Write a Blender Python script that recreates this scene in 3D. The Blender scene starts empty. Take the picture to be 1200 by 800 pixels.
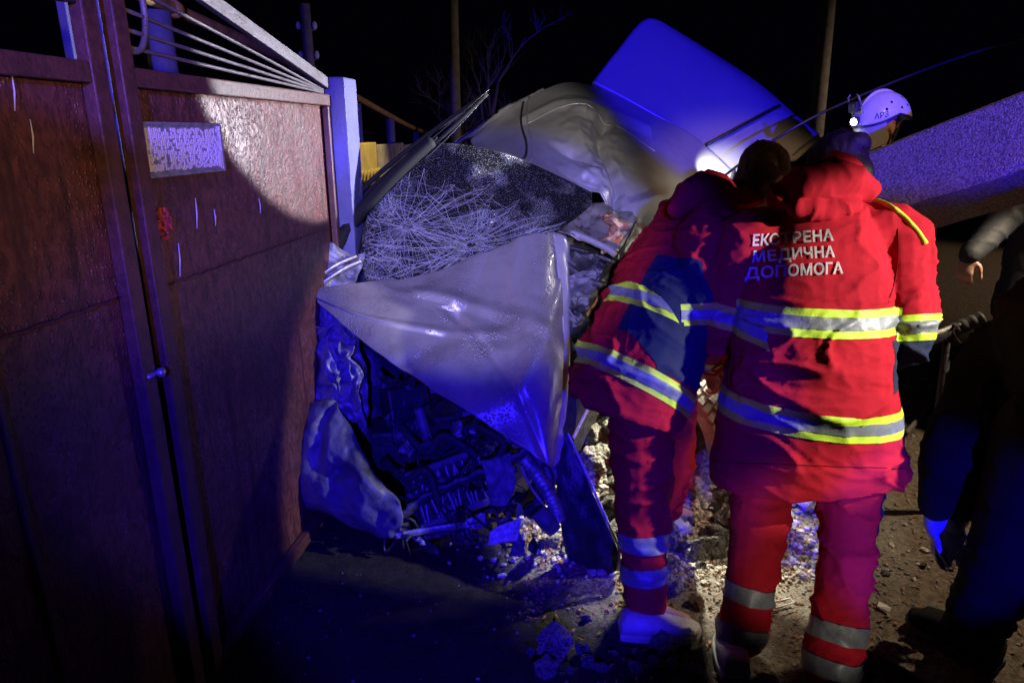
import bpy, bmesh, math, random
from mathutils import Vector, Matrix, noise
from mathutils.bvhtree import BVHTree
random.seed(7)
sc = bpy.context.scene
col = sc.collection
R = math.radians
# ---------------------------------------------------------------- camera
CH, PITCH, F = 1.65, R(17.0), 800.0
cam_d = bpy.data.cameras.new('camera'); cam = bpy.data.objects.new('camera', cam_d); col.objects.link(cam)
cam.location = (0, 0, CH); cam.rotation_euler = (R(90) - PITCH, 0, 0)
cam_d.sensor_width = 36.0; cam_d.lens = 36.0 * F / 1200.0; cam_d.clip_start = 0.05; cam_d.clip_end = 600
sc.camera = cam
# ---------------------------------------------------------------- night sky
wd = bpy.data.worlds.new('World'); sc.world = wd; wd.use_nodes = True
bg = wd.node_tree.nodes['Background']
bg.inputs[0].default_value = (0.0035, 0.003, 0.011, 1); bg.inputs[1].default_value = 0.12
sc.view_settings.view_transform = 'Standard'; sc.view_settings.look = 'None'
sc.view_settings.exposure = 0; sc.view_settings.gamma = 1
# ---------------------------------------------------------------- lamps behind the photographer and round the wreck, some of them added
def spot(name, loc, target, watt, color, angle, blend=0.15, radius=0.04):
    d = bpy.data.lights.new(name, 'SPOT'); o = bpy.data.objects.new(name, d); col.objects.link(o)
    d.energy = watt; d.color = color; d.spot_size = R(angle); d.spot_blend = blend; d.shadow_soft_size = radius
    o.location = loc
    o.rotation_euler = (Vector(target) - Vector(loc)).to_track_quat('-Z', 'Y').to_euler()
    return o
#LIGHTS
def beam(name, loc, az, el, watt, color, angle, blend=0.15, radius=0.04):      # az to the right of +Y, el above the horizon (degrees)
    d = Vector((math.sin(R(az))*math.cos(R(el)), math.cos(R(az))*math.cos(R(el)), math.sin(R(el))))
    return spot(name, loc, Vector(loc) + d, watt, color, angle, blend, radius)
BLUE = (0.022, 0.008, 1.0)
beam('blue_beacon', (0.2, -2.8, 2.4), -4.2, -17.5, 1650, BLUE, 24.5, 0.25, 0.03)
beam('blue_beacon', (1.5, -3.0, 2.4), 0.5, -1.6, 4000, BLUE, 17.5, 0.25, 0.03)
beam('blue_beacon', (1.35, -3.0, 1.7), -1.0, -14.0, 2600, BLUE, 8.5, 0.5, 0.03)
beam('blue_beacon', (0.2, -2.8, 2.4), -12.3, -1.5, 1900, (0.10, 0.06, 1.0), 17, 0.2, 0.03)
beam('blue_beacon', (0.6, -2.8, 3.2), 5, 12, 14000, BLUE, 27, 0.3, 0.03)
beam('white_floodlight', (-0.2, -3.0, 2.3), 0.6, -8.8, 820, (1.0, 0.90, 0.84), 15.0, 0.4, 0.03)
beam('warm_headlight', (3.0, -3.6, 2.1), -36, -1.6, 620, (1.0, 0.62, 0.40), 16.5, 0.8, 0.08)
spot('street_lamp', (2.4, -4.0, 6.0), (1.6, 3.3, 1.5), 1000, (1.0, 0.58, 0.24), 12, 0.5, 0.10)
spot('hand_floodlight', (2.35, 1.20, 1.74), (1.26, 2.06, 1.12), 270, (1.0, 0.95, 0.88), 37, 0.2, 0.03)
spot('added_verge_light', (2.5, 2.7, 1.7), (1.75, 2.75, 0.0), 95, (1.0, 0.80, 0.55), 88, 0.6, 0.03)  # added lamp that nobody carries, brightens the sandy verge
spot('roof_torch', (1.05, 3.70, 1.75), (1.05-0.943, 3.70-0.334, 1.75+0.153), 430, (0.88, 0.88, 1.0), 44, 0.05, 0.02)
spot('added_road_light', (10.5, 5.5, 1.3), (5.2, 8.3, 0.0), 900, (1.0, 0.72, 0.5), 60, 0.6, 0.06)  # added lamp out of view, brightens the far road
spot('added_leg_light', (1.0, -3.2, 0.8), (1.0, 1.8, 0.42), 320, (1.0, 0.88, 0.75), 8.5, 0.5, 0.05)  # added lamp, brightens the lettered medic's legs
#END
# ---------------------------------------------------------------- pixel -> place
cp, sp = math.cos(PITCH), math.sin(PITCH)
def ray(px, py):
    u = (px - 600) / F; v = (400 - py) / F
    return Vector((u, cp + v * sp, -sp + v * cp))
def P(px, py, Y):
    r = ray(px, py); return Vector((0, 0, CH)) + r * (Y / r.y)
def G(px, py, z=0.0):
    r = ray(px, py); return Vector((0, 0, CH)) + r * ((z - CH) / r.z)
# ---------------------------------------------------------------- objects
WORLD = {}
def put(o, parent=None):
    col.objects.link(o)
    if parent: o.parent = parent
    return o
def thing(name, label, cat, loc, group=None):
    o = bpy.data.objects.new(name, None); o.empty_display_size = 0.1
    put(o); o.location = loc; WORLD[o.name] = Vector(loc); tag(o, label, cat, group); return o
def tag(o, label, cat, group=None):
    o['label'] = label; o['category'] = cat
    if group: o['group'] = group
    return o
def struct(o): o['kind'] = 'structure'; return o
def mesh_obj(name, verts, faces, mat, parent=None, smooth=True, origin=None):
    vs = [Vector(v) for v in verts]
    lo = [min(v[i] for v in vs) for i in range(3)]; hi = [max(v[i] for v in vs) for i in range(3)]
    c = Vector(origin) if origin is not None else (Vector(((lo[0]+hi[0])/2, (lo[1]+hi[1])/2, (lo[2]+hi[2])/2)) if parent else Vector(((lo[0]+hi[0])/2, (lo[1]+hi[1])/2, lo[2])))
    me = bpy.data.meshes.new(name); me.from_pydata([v - c for v in vs], [], faces); me.update()
    if smooth: me.polygons.foreach_set('use_smooth', [True] * len(me.polygons))
    mats = mat if isinstance(mat, list) else [mat]
    for m in mats: me.materials.append(m)
    o = bpy.data.objects.new(name, me); put(o, parent)
    pw = WORLD[parent.name] if parent else Vector((0, 0, 0))
    o.location = c - pw; WORLD[o.name] = c
    return o
def solid(o, t, offset=0.0):
    m = o.modifiers.new('thickness', 'SOLIDIFY'); m.thickness = t; m.offset = offset; return o
def bevel(o, w, seg=2):
    m = o.modifiers.new('bevel', 'BEVEL'); m.width = w; m.segments = seg; m.limit_method = 'ANGLE'; return o
class MB:
    def __init__(s): s.v = []; s.f = []
    def add(s, v, f):
        n = len(s.v); s.v += [Vector(p) for p in v]; s.f += [tuple(i + n for i in q) for q in f]; return s
    def box(s, c, size, rot=None):
        c = Vector(c); hx, hy, hz = size[0]/2, size[1]/2, size[2]/2
        pts = [Vector((x, y, z)) for x in (-hx, hx) for y in (-hy, hy) for z in (-hz, hz)]
        if rot is not None: pts = [rot @ p for p in pts]
        return s.add([c + p for p in pts], [(0,1,3,2),(4,6,7,5),(0,4,5,1),(2,3,7,6),(0,2,6,4),(1,5,7,3)])
    def tube(s, pts, rad, seg=10, side=None, cap=True):
        """rad: number, or list of numbers / (a, b); a lies along `side`"""
        pts = [Vector(p) for p in pts]; n = len(pts)
        if not isinstance(rad, (list, tuple)): rad = [rad] * n
        V = []; prev = None
        for i in range(n):
            d = (pts[min(i+1, n-1)] - pts[max(i-1, 0)])
            d = d.normalized() if d.length > 1e-9 else Vector((0, 0, 1))
            ref = Vector(side) if side is not None else (prev if prev is not None else (Vector((0, 0, 1)) if abs(d.z) < 0.9 else Vector((1, 0, 0))))
            e1 = ref - d * ref.dot(d)
            if e1.length < 1e-5: e1 = d.orthogonal()
            e1.normalize(); e2 = d.cross(e1); prev = e1
            a, b = rad[i] if isinstance(rad[i], (list, tuple)) else (rad[i], rad[i])
            for k in range(seg):
                t = 2 * math.pi * k / seg
                V.append(pts[i] + e1 * (a * math.cos(t)) + e2 * (b * math.sin(t)))
        Fc = [(i*seg+k, i*seg+(k+1) % seg, (i+1)*seg+(k+1) % seg, (i+1)*seg+k) for i in range(n-1) for k in range(seg)]
        if cap: Fc += [tuple(range(seg-1, -1, -1)), tuple(range((n-1)*seg, n*seg))]
        return s.add(V, Fc)
    def limb(s, pts, rad, side=None, seg=14, sub=4, dome=True):
        """smooth tapered limb with rounded ends (closed), for bodies"""
        pts = [Vector(p) for p in pts]; rr = [r if isinstance(r, (list, tuple)) else (r, r) for r in rad]
        Q = []; A = []
        n = len(pts)
        for i in range(n-1):
            for k in range(sub):
                t = k / sub
                p0, p1, p2, p3 = pts[max(i-1, 0)], pts[i], pts[i+1], pts[min(i+2, n-1)]
                Q.append(cr(p0, p1, p2, p3, t))
                A.append(tuple(rr[i][j] + (rr[i+1][j] - rr[i][j]) * (t*t*(3-2*t)) for j in (0, 1)))
        Q.append(pts[-1]); A.append(rr[-1])
        if dome:
            d0 = (Q[0] - Q[1]).normalized(); d1 = (Q[-1] - Q[-2]).normalized()
            m0 = min(A[0]); m1 = min(A[-1]); q0 = Q[0]; q1 = Q[-1]; a0 = A[0]; a1 = A[-1]
            for f in (0.5, 0.85, 0.99):
                w = math.sqrt(1 - f*f)
                Q.insert(0, q0 + d0 * m0 * f); A.insert(0, (a0[0]*w, a0[1]*w))
                Q.append(q1 + d1 * m1 * f); A.append((a1[0]*w, a1[1]*w))
        return s.tube(Q, A, seg, side)
    def ball(s, c, r, seg=14, rings=9, rot=None):
        c = Vector(c); r = r if isinstance(r, (list, tuple)) else (r, r, r)
        V = []; 
        for i in range(1, rings):
            ph = math.pi * i / rings
            for k in range(seg):
                t = 2*math.pi*k/seg
                p = Vector((r[0]*math.sin(ph)*math.cos(t), r[1]*math.sin(ph)*math.sin(t), r[2]*math.cos(ph)))
                V.append(c + (rot @ p if rot is not None else p))
        top = Vector((0, 0, r[2])); top = rot @ top if rot is not None else top
        V += [c + top, c - top]; nt = (rings-1)*seg
        Fc = [(i*seg+k, (i+1)*seg+k, (i+1)*seg+(k+1) % seg, i*seg+(k+1) % seg) for i in range(rings-2) for k in range(seg)]
        Fc += [(nt, k, (k+1) % seg) for k in range(seg)] + [(nt+1, (rings-2)*seg+(k+1) % seg, (rings-2)*seg+k) for k in range(seg)]
        return s.add(V, Fc)
    def build(s, name, mat, parent=None, smooth=True, origin=None): return mesh_obj(name, s.v, s.f, mat, parent, smooth, origin)
def cr(p0, p1, p2, p3, t):
    return 0.5 * ((2*p1) + (p2-p0)*t + (2*p0-5*p1+4*p2-p3)*t*t + (3*p1-p0-3*p2+p3)*t*t*t)
def curve(pts, n=8):
    pts = [Vector(p) for p in pts]; out = []
    for i in range(len(pts)-1):
        for k in range(n): out.append(cr(pts[max(i-1,0)], pts[i], pts[i+1], pts[min(i+2,len(pts)-1)], k/n))
    out.append(pts[-1]); return out
class Sheet:
    """smooth panel through a grid of points (rows x columns)"""
    def __init__(s, grid): s.g = [[Vector(p) if len(p) == 3 and isinstance(p, Vector) else P(*p) for p in row] for row in grid]
    def at(s, u, v):
        g = s.g; nr, nc = len(g), len(g[0]); u = min(max(u, 0), 1); v = min(max(v, 0), 1)
        x = u*(nc-1); i = min(int(x), nc-2); tx = x-i; y = v*(nr-1); j = min(int(y), nr-2); ty = y-j
        rows = []
        for jj in (j-1, j, j+1, j+2):
            r = g[min(max(jj, 0), nr-1)]
            rows.append(cr(r[max(i-1,0)], r[i], r[i+1], r[min(i+2,nc-1)], tx))
        return cr(*rows, ty)
    def mesh(s, nu, nv, crumple=0.0, freq=6.0, seed=0, fn=None):
        V = []; Fc = []
        for j in range(nv+1):
            for i in range(nu+1):
                u, v = i/nu, j/nv; p = s.at(u, v)
                if crumple:
                    q = p*freq + Vector((seed*3.1, seed*1.7, seed))
                    w = noise.noise(q); w2 = abs(noise.noise(q*2.3 + Vector((5, 1, 9))))
                    dn = noise.noise_vector(q*0.9)
                    p = p + dn*crumple*0.8 + Vector((0.3, -0.8, 0.3))*(w*0.8 - w2*1.2)*crumple
                if fn: p = fn(u, v, p)
                V.append(p)
        w = nu+1
        Fc = [(j*w+i, j*w+i+1, (j+1)*w+i+1, (j+1)*w+i) for j in range(nv) for i in range(nu)]
        return V, Fc
    def build(s, name, mat, parent, nu=24, nv=24, t=0.004, crumple=0.0, freq=6.0, seed=0, fn=None, smooth=True):
        V, Fc = s.mesh(nu, nv, crumple, freq, seed, fn)
        o = mesh_obj(name, V, Fc, mat, parent, smooth)
        if t: solid(o, t)
        return o
def remesh(mb, voxel, smooth=6, fold=None, name='body'):
    """one continuous skin over overlapping closed shapes; returns (verts, faces, normals)"""
    me = bpy.data.meshes.new('tmp'); me.from_pydata([tuple(v) for v in mb.v], [], mb.f); me.update()
    bm = bmesh.new(); bm.from_mesh(me); bmesh.ops.recalc_face_normals(bm, faces=bm.faces); bm.to_mesh(me); bm.free()
    o = bpy.data.objects.new('tmp', me); col.objects.link(o)
    m = o.modifiers.new('r', 'REMESH'); m.mode = 'VOXEL'; m.voxel_size = voxel
    m2 = o.modifiers.new('s', 'SMOOTH'); m2.iterations = smooth; m2.factor = 0.5
    dg = bpy.context.evaluated_depsgraph_get(); ev = o.evaluated_get(dg); em = ev.to_mesh()
    V = [v.co.copy() for v in em.vertices]; N = [v.normal.copy() for v in em.vertices]; Fc = [tuple(p.vertices) for p in em.polygons]
    ev.to_mesh_clear(); bpy.data.objects.remove(o); bpy.data.meshes.remove(me)
    if fold: V = [v + n * fold(v, n) for v, n in zip(V, N)]
    return V, Fc
def ridged(p): return 1 - abs(noise.noise(p)) * 2
def folds(amp, along=Vector((0, 0, 1)), seed=0.0, f=7.0, stretch=0.35):
    """cloth creases that run across `along`-direction limbs"""
    al = along.normalized()
    def fn(v, n):
        a = v.dot(al); q = (v - al*a)*f*stretch*2 + al*a*f*1.6 + Vector((seed, seed*2, -seed))
        q = q + noise.noise_vector(v*3.5 + Vector((seed, 0, 0)))*0.9
        r = max(0.0, ridged(q)); r2 = ridged(q*2.1 + Vector((7, 3, 1)))
        big = noise.noise(v*4.0 + Vector((seed, 1, 2)))
        m = 0.35 + 0.65*max(0.0, noise.noise(v*2.6 + Vector((0, seed, 4)))+0.45)
        r3 = max(0.0, ridged(q*3.4 + Vector((1, 9, 4))))
        return amp*(1.25*r**4*m + 0.35*max(0.0, r2)**3*m + 0.22*r3**3*m + 0.55*big - 0.25)
    return fn
def patch(V, Fc, planes, keep=None, lift=0.002):
    """piece of a surface cut out by half-spaces (co, outward normal), lifted a little off it"""
    bm = bmesh.new(); vs = [bm.verts.new(v) for v in V]; bm.verts.ensure_lookup_table()
    for f in Fc: bm.faces.new([vs[i] for i in f])
    bmesh.ops.recalc_face_normals(bm, faces=bm.faces)
    for co, no in planes:
        bmesh.ops.bisect_plane(bm, geom=bm.verts[:]+bm.edges[:]+bm.faces[:], plane_co=co, plane_no=no, clear_outer=True)
    if keep:
        bmesh.ops.delete(bm, geom=[f for f in bm.faces if not keep(f.calc_center_median())], context='FACES')
    bm.normal_update(); bm.verts.index_update()
    out = [v.co + v.normal*lift for v in bm.verts]; of = [tuple(v.index for v in f.verts) for f in bm.faces]
    bm.free(); return out, of
def band(src, co, axis, width, mat, name, parent, keep=None, lift=0.002, extra=()):
    axis = Vector(axis).normalized(); co = Vector(co)
    v, f = patch(src[0], src[1], [(co + axis*width/2, axis), (co - axis*width/2, -axis)] + list(extra), keep, lift)
    return mesh_obj(name, v, f, mat, parent) if f else None
# ---------------------------------------------------------------- materials
def mat(name, color, rough=0.6, metal=0.0, var=None, scale=8.0, bump=0.0, bscale=60.0, spec=0.5, detail=6.0, vlo=0.4, vhi=0.65, rvar=0.0, coat=0.0):
    m = bpy.data.materials.new(name); m.use_nodes = True; nt = m.node_tree; b = nt.nodes['Principled BSDF']
    b.inputs['Base Color'].default_value = (*color, 1); b.inputs['Roughness'].default_value = rough; b.inputs['Metallic'].default_value = metal
    b.inputs['Specular IOR Level'].default_value = spec; b.inputs['Coat Weight'].default_value = coat
    tc = nt.nodes.new('ShaderNodeTexCoord')
    if var is not None or rvar:
        n = nt.nodes.new('ShaderNodeTexNoise'); n.inputs['Scale'].default_value = scale; n.inputs['Detail'].default_value = detail; n.inputs['Roughness'].default_value = 0.65
        nt.links.new(tc.outputs['Object'], n.inputs['Vector'])
        mr = nt.nodes.new('ShaderNodeMapRange'); mr.inputs[1].default_value = vlo; mr.inputs[2].default_value = vhi
        nt.links.new(n.outputs['Fac'], mr.inputs[0])
        if var is not None:
            mx = nt.nodes.new('ShaderNodeMix'); mx.data_type = 'RGBA'
            mx.inputs[6].default_value = (*color, 1); mx.inputs[7].default_value = (*var, 1)
            nt.links.new(mr.outputs[0], mx.inputs[0]); nt.links.new(mx.outputs[2], b.inputs['Base Color'])
        if rvar:
            ma = nt.nodes.new('ShaderNodeMath'); ma.operation = 'MULTIPLY_ADD'; ma.inputs[1].default_value = rvar; ma.inputs[2].default_value = rough
            nt.links.new(mr.outputs[0], ma.inputs[0]); nt.links.new(ma.outputs[0], b.inputs['Roughness'])
    if bump:
        n2 = nt.nodes.new('ShaderNodeTexNoise'); n2.inputs['Scale'].default_value = bscale; n2.inputs['Detail'].default_value = 5
        nt.links.new(tc.outputs['Object'], n2.inputs['Vector'])
        bp = nt.nodes.new('ShaderNodeBump'); bp.inputs['Strength'].default_value = bump; bp.inputs['Distance'].default_value = 0.01
        nt.links.new(n2.outputs['Fac'], bp.inputs['Height']); nt.links.new(bp.outputs[0], b.inputs['Normal'])
    return m
def dew(m, scale=260.0, amount=0.35, stretch=(1, 1, 1), light=None, dens=0.5):
    """drops of dew / sleet on a surface: bump, and pale specks where `light` is given"""
    nt = m.node_tree; b = nt.nodes['Principled BSDF']; tc = nt.nodes.new('ShaderNodeTexCoord'); mp = nt.nodes.new('ShaderNodeMapping')
    mp.inputs['Scale'].default_value = stretch; nt.links.new(tc.outputs['Object'], mp.inputs[0])
    v = nt.nodes.new('ShaderNodeTexVoronoi'); v.inputs['Scale'].default_value = scale; nt.links.new(mp.outputs[0], v.inputs['Vector'])
    inv = nt.nodes.new('ShaderNodeMapRange'); inv.inputs[1].default_value = 0.0; inv.inputs[2].default_value = 0.45; inv.inputs[3].default_value = 1; inv.inputs[4].default_value = 0
    nt.links.new(v.outputs['Distance'], inv.inputs[0])
    n = nt.nodes.new('ShaderNodeTexNoise'); n.inputs['Scale'].default_value = 7; n.inputs['Detail'].default_value = 4; nt.links.new(mp.outputs[0], n.inputs['Vector'])
    nr = nt.nodes.new('ShaderNodeMapRange'); nr.inputs[1].default_value = 1-dens-0.1; nr.inputs[2].default_value = 1-dens+0.15; nt.links.new(n.outputs['Fac'], nr.inputs[0])
    mu = nt.nodes.new('ShaderNodeMath'); mu.operation = 'MULTIPLY'; nt.links.new(inv.outputs[0], mu.inputs[0]); nt.links.new(nr.outputs[0], mu.inputs[1])
    bp = nt.nodes.new('ShaderNodeBump'); bp.inputs['Strength'].default_value = amount; bp.inputs['Distance'].default_value = 0.004
    nt.links.new(mu.outputs[0], bp.inputs['Height'])
    if b.inputs['Normal'].is_linked: nt.links.new(b.inputs['Normal'].links[0].from_socket, bp.inputs['Normal'])
    nt.links.new(bp.outputs[0], b.inputs['Normal'])
    if light:
        st = nt.nodes.new('ShaderNodeMath'); st.operation = 'GREATER_THAN'; st.inputs[1].default_value = 0.48; nt.links.new(mu.outputs[0], st.inputs[0])
        sf = nt.nodes.new('ShaderNodeMath'); sf.operation = 'MULTIPLY'; sf.inputs[1].default_value = 0.6; nt.links.new(st.outputs[0], sf.inputs[0])
        mx = nt.nodes.new('ShaderNodeMix'); mx.data_type = 'RGBA'; mx.inputs[7].default_value = (*light, 1)
        if b.inputs['Base Color'].is_linked: nt.links.new(b.inputs['Base Color'].links[0].from_socket, mx.inputs[6])
        else: mx.inputs[6].default_value = b.inputs['Base Color'].default_value
        nt.links.new(sf.outputs[0], mx.inputs[0]); nt.links.new(mx.outputs[2], b.inputs['Base Color'])
    return m
def glow(name, color, strength):
    m = bpy.data.materials.new(name); m.use_nodes = True; b = m.node_tree.nodes['Principled BSDF']
    b.inputs['Base Color'].default_value = (0.9, 0.9, 0.9, 1); b.inputs['Emission Color'].default_value = (*color, 1); b.inputs['Emission Strength'].default_value = strength; return m
M = {}
M['gate'] = dew(mat('gate paint', (0.19, 0.062, 0.050), 0.36, 0.0, (0.10, 0.032, 0.026), 30, 0.3, 45, rvar=0.2, vlo=0.40, vhi=0.68, detail=7), 120, 0.8, (1, 1, 0.6), (0.34, 0.30, 0.30), 0.60)
def gate_runs(m):
    # blistered, run-stained paint: dark upright blotches and long vertical runs
    nt = m.node_tree; b = nt.nodes['Principled BSDF']; tc = nt.nodes.new('ShaderNodeTexCoord'); src = b.inputs['Base Color'].links[0].from_socket
    for sc_, st, lo, hi, colr, amt in ((55, (1, 1, 0.45), 0.50, 0.58, (0.04, 0.014, 0.012), 0.5), (26, (1, 1, 0.05), 0.55, 0.68, (0.05, 0.020, 0.016), 0.7), (3.0, (1, 1, 1), 0.5, 0.7, (0.05, 0.02, 0.018), 0.6)):
        mp = nt.nodes.new('ShaderNodeMapping'); mp.inputs['Scale'].default_value = st; nt.links.new(tc.outputs['Object'], mp.inputs[0])
        n = nt.nodes.new('ShaderNodeTexNoise'); n.inputs['Scale'].default_value = sc_; n.inputs['Detail'].default_value = 3; nt.links.new(mp.outputs[0], n.inputs['Vector'])
        r = nt.nodes.new('ShaderNodeMapRange'); r.inputs[1].default_value = lo; r.inputs[2].default_value = hi; r.inputs[4].default_value = amt; nt.links.new(n.outputs['Fac'], r.inputs[0])
        x = nt.nodes.new('ShaderNodeMix'); x.data_type = 'RGBA'; nt.links.new(r.outputs[0], x.inputs[0]); nt.links.new(src, x.inputs[6]); x.inputs[7].default_value = (*colr, 1); src = x.outputs[2]
    nt.links.new(src, b.inputs['Base Color']); return m
gate_runs(M['gate'])
M['gate_frame'] = mat('gate frame paint', (0.13, 0.05, 0.04), 0.5, 0.0, (0.07, 0.03, 0.025), 30, 0.3, 90)
M['gate_grey'] = dew(mat('grey painted steel', (0.17, 0.155, 0.16), 0.5, 0.1, (0.11, 0.09, 0.09), 12, 0.2, 60), 150, 0.3)
M['zinc'] = mat('zinc plate', (0.55, 0.55, 0.57), 0.35, 0.6, (0.3, 0.3, 0.32), 40)
M['pillar'] = dew(mat('steel post with beacon blue', (0.13, 0.13, 0.30), 0.6, 0.0, (0.10, 0.10, 0.24), 9, 0.25, 70), 120, 0.3, dens=0.3)  # base colour carries the beacon's blue light on the posts
M['pipe_yellow'] = mat('yellow gas pipe', (0.45, 0.30, 0.12), 0.5, 0.0, (0.28, 0.13, 0.07), 9, 0.2, 50)
M['white_drip'] = mat('dried white drip', (0.75, 0.74, 0.70), 0.7)
M['red_mark'] = mat('red paint mark', (0.55, 0.05, 0.05), 0.6, 0, (0.2, 0.04, 0.04), 60, 0.4, 120, vlo=0.45, vhi=0.55)
M['concrete'] = mat('weathered concrete', (0.36, 0.34, 0.32), 0.9, 0, (0.20, 0.18, 0.165), 9, 0.6, 130)
M['pole_concrete'] = mat('exposed aggregate concrete', (0.33, 0.30, 0.28), 0.85, 0, (0.11, 0.10, 0.09), 120, 0.9, 170, vlo=0.42, vhi=0.6)
M['fence_yellow'] = mat('yellow toned fence', (0.45, 0.36, 0.12), 0.85, 0, (0.32, 0.25, 0.10), 6, 0.5, 60)  # yellow base colour for the nearest panel
M['silver'] = mat('silver car paint', (0.50, 0.50, 0.52), 0.32, 0.25, (0.40, 0.39, 0.40), 5, 0.05, 40, coat=0.3, rvar=0.12)
M['silver_dew'] = dew(mat('silver car paint with dew', (0.38, 0.365, 0.345), 0.33, 0.3, (0.27, 0.255, 0.24), 7, coat=0.2, rvar=0.1), 95, 0.9, (1, 1, 1), (0.75, 0.75, 0.75), 0.5)
M['tail'] = mat('silver tailgate paint', (0.46, 0.46, 0.49), 0.42, 0.3, (0.43, 0.43, 0.46), 4)
M['bare'] = mat('torn bare sheet metal', (0.62, 0.60, 0.55), 0.38, 0.7, (0.30, 0.20, 0.12), 16, 0.3, 60, vlo=0.5, vhi=0.62)
M['rust'] = mat('burnt rusty metal', (0.45, 0.16, 0.05), 0.7, 0.2, (0.55, 0.48, 0.36), 30, 0.6, 90)
M['bluepart'] = mat('dusty grey plastic', (0.15, 0.15, 0.17), 0.5, 0, (0.04, 0.04, 0.05), 9, 0.5, 30, vlo=0.45, vhi=0.7)
M['black'] = mat('black plastic', (0.018, 0.018, 0.02), 0.42, 0, (0.04, 0.04, 0.045), 20, 0.3, 80)
M['strip'] = mat('matt weather strip', (0.012, 0.012, 0.014), 0.8, spec=0.2)
M['rubber'] = mat('black rubber', (0.02, 0.02, 0.02), 0.7, 0, (0.04, 0.04, 0.04), 30, 0.3, 100)
M['dusty_tyre'] = mat('dust covered tyre', (0.26, 0.25, 0.22), 0.9, 0, (0.09, 0.085, 0.08), 14, 0.5, 90)
M['alu'] = mat('cast aluminium', (0.42, 0.42, 0.43), 0.5, 0.6, (0.2, 0.2, 0.2), 20, 0.4, 70)
M['dark_metal'] = mat('oily dark metal', (0.05, 0.05, 0.055), 0.5, 0.5, (0.11, 0.10, 0.10), 18, 0.4, 60)
M['lens'] = mat('broken lamp lens', (0.75, 0.75, 0.72), 0.25, 0, (0.4, 0.4, 0.38), 40, 0.3, 70)
M['crack'] = mat('crushed glass white', (0.62, 0.64, 0.67), 0.35)
M['wing'] = mat('scraped grey wing', (0.34, 0.34, 0.37), 0.45, 0.2, (0.10, 0.10, 0.12), 12, 0.5, 30, vlo=0.42, vhi=0.66)
M['red'] = mat('red medic cloth', (0.46, 0.012, 0.026), 0.85, 0, (0.36, 0.008, 0.02), 6, 0.25, 320, spec=0.12)
M['navy'] = mat('navy cloth', (0.022, 0.030, 0.060), 0.8, 0, (0.016, 0.022, 0.045), 8, 0.25, 320, spec=0.15)
M['lime'] = mat('fluorescent lime tape', (0.62, 0.88, 0.03), 0.6, 0, (0.52, 0.78, 0.03), 25, 0.15, 200)
M['reflex'] = mat('grey reflective tape', (0.24, 0.25, 0.26), 0.45, 0.1, (0.18, 0.19, 0.20), 25, 0.15, 200)
M['print'] = mat('silver print', (0.62, 0.62, 0.62), 0.5, 0, (0.45, 0.45, 0.45), 60)
M['skin'] = mat('skin', (0.50, 0.30, 0.22), 0.5, 0, (0.44, 0.24, 0.18), 12, 0.15, 150)
M['hair_dark'] = mat('dark hair', (0.022, 0.014, 0.011), 0.55, 0, (0.045, 0.028, 0.02), 30, 0.4, 200)
M['hair_brown'] = mat('brown hair', (0.075, 0.036, 0.018), 0.6, 0, (0.17, 0.09, 0.05), 30, 0.4, 200)
M['darkcloth'] = mat('black work cloth', (0.006, 0.006, 0.008), 0.9, 0, (0.009, 0.009, 0.013), 8, 0.3, 200, spec=0.12)
M['darkcloth2'] = mat('dark navy jacket cloth', (0.020, 0.022, 0.030), 0.7, 0, (0.014, 0.016, 0.022), 8, 0.3, 200)
M['glove'] = mat('blue nitrile glove', (0.13, 0.16, 0.62), 0.42, 0, (0.11, 0.13, 0.55), 18, 0.2, 60)
M['helmet'] = mat('white helmet shell', (0.75, 0.75, 0.76), 0.35, 0, (0.66, 0.65, 0.65), 9, coat=0.2)
M['visor'] = mat('clear visor', (0.32, 0.32, 0.34), 0.12)
M['shoe_white'] = mat('white shoe', (0.62, 0.62, 0.62), 0.6, 0, (0.48, 0.47, 0.45), 20, 0.4, 220)
M['sole'] = mat('rubber sole', (0.5, 0.5, 0.5), 0.7, 0, (0.35, 0.35, 0.34), 20)
M['wood'] = mat('grey pole wood', (0.20, 0.18, 0.17), 0.85, 0, (0.12, 0.105, 0.10), 10, 0.5, 40)
M['bark'] = mat('bare tree bark', (0.12, 0.10, 0.09), 0.9, 0, (0.07, 0.06, 0.055), 20, 0.5, 40)
M['cable'] = mat('black cable', (0.03, 0.03, 0.03), 0.5)
M['paper'] = mat('white scrap', (0.75, 0.75, 0.72), 0.8)
M['tent'] = mat('dull plaster', (0.22, 0.21, 0.22), 0.9, 0, (0.15, 0.14, 0.15), 3)
def chunk_mat(name, a, b): return mat(name, a, 0.92, 0, b, 26, 0.9, 90, vlo=0.4, vhi=0.62)
def rock_mat(name, a, b): return mat(name, a, 0.92, 0, b, 3.0, 1.0, 6.0, vlo=0.38, vhi=0.62, detail=9)
M['rock_chunk'] = rock_mat('plaster lump', (0.70, 0.67, 0.58), (0.30, 0.27, 0.22))
M['rock_chunk_grey'] = rock_mat('concrete lump', (0.46, 0.45, 0.43), (0.16, 0.15, 0.14))
M['rock_brick'] = rock_mat('brick lump', (0.36, 0.16, 0.09), (0.24, 0.20, 0.16))
for k in ('rock_chunk', 'rock_chunk_grey', 'rock_brick'):
    for n in M[k].node_tree.nodes:
        if n.type == 'BUMP': n.inputs['Distance'].default_value = 0.35
M['chunk'] = chunk_mat('broken plaster and concrete', (0.70, 0.67, 0.58), (0.34, 0.31, 0.25))
M['chunk_grey'] = chunk_mat('broken grey concrete', (0.34, 0.33, 0.32), (0.16, 0.15, 0.14))
M['brick'] = chunk_mat('broken brick', (0.36, 0.16, 0.09), (0.28, 0.22, 0.17))
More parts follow.
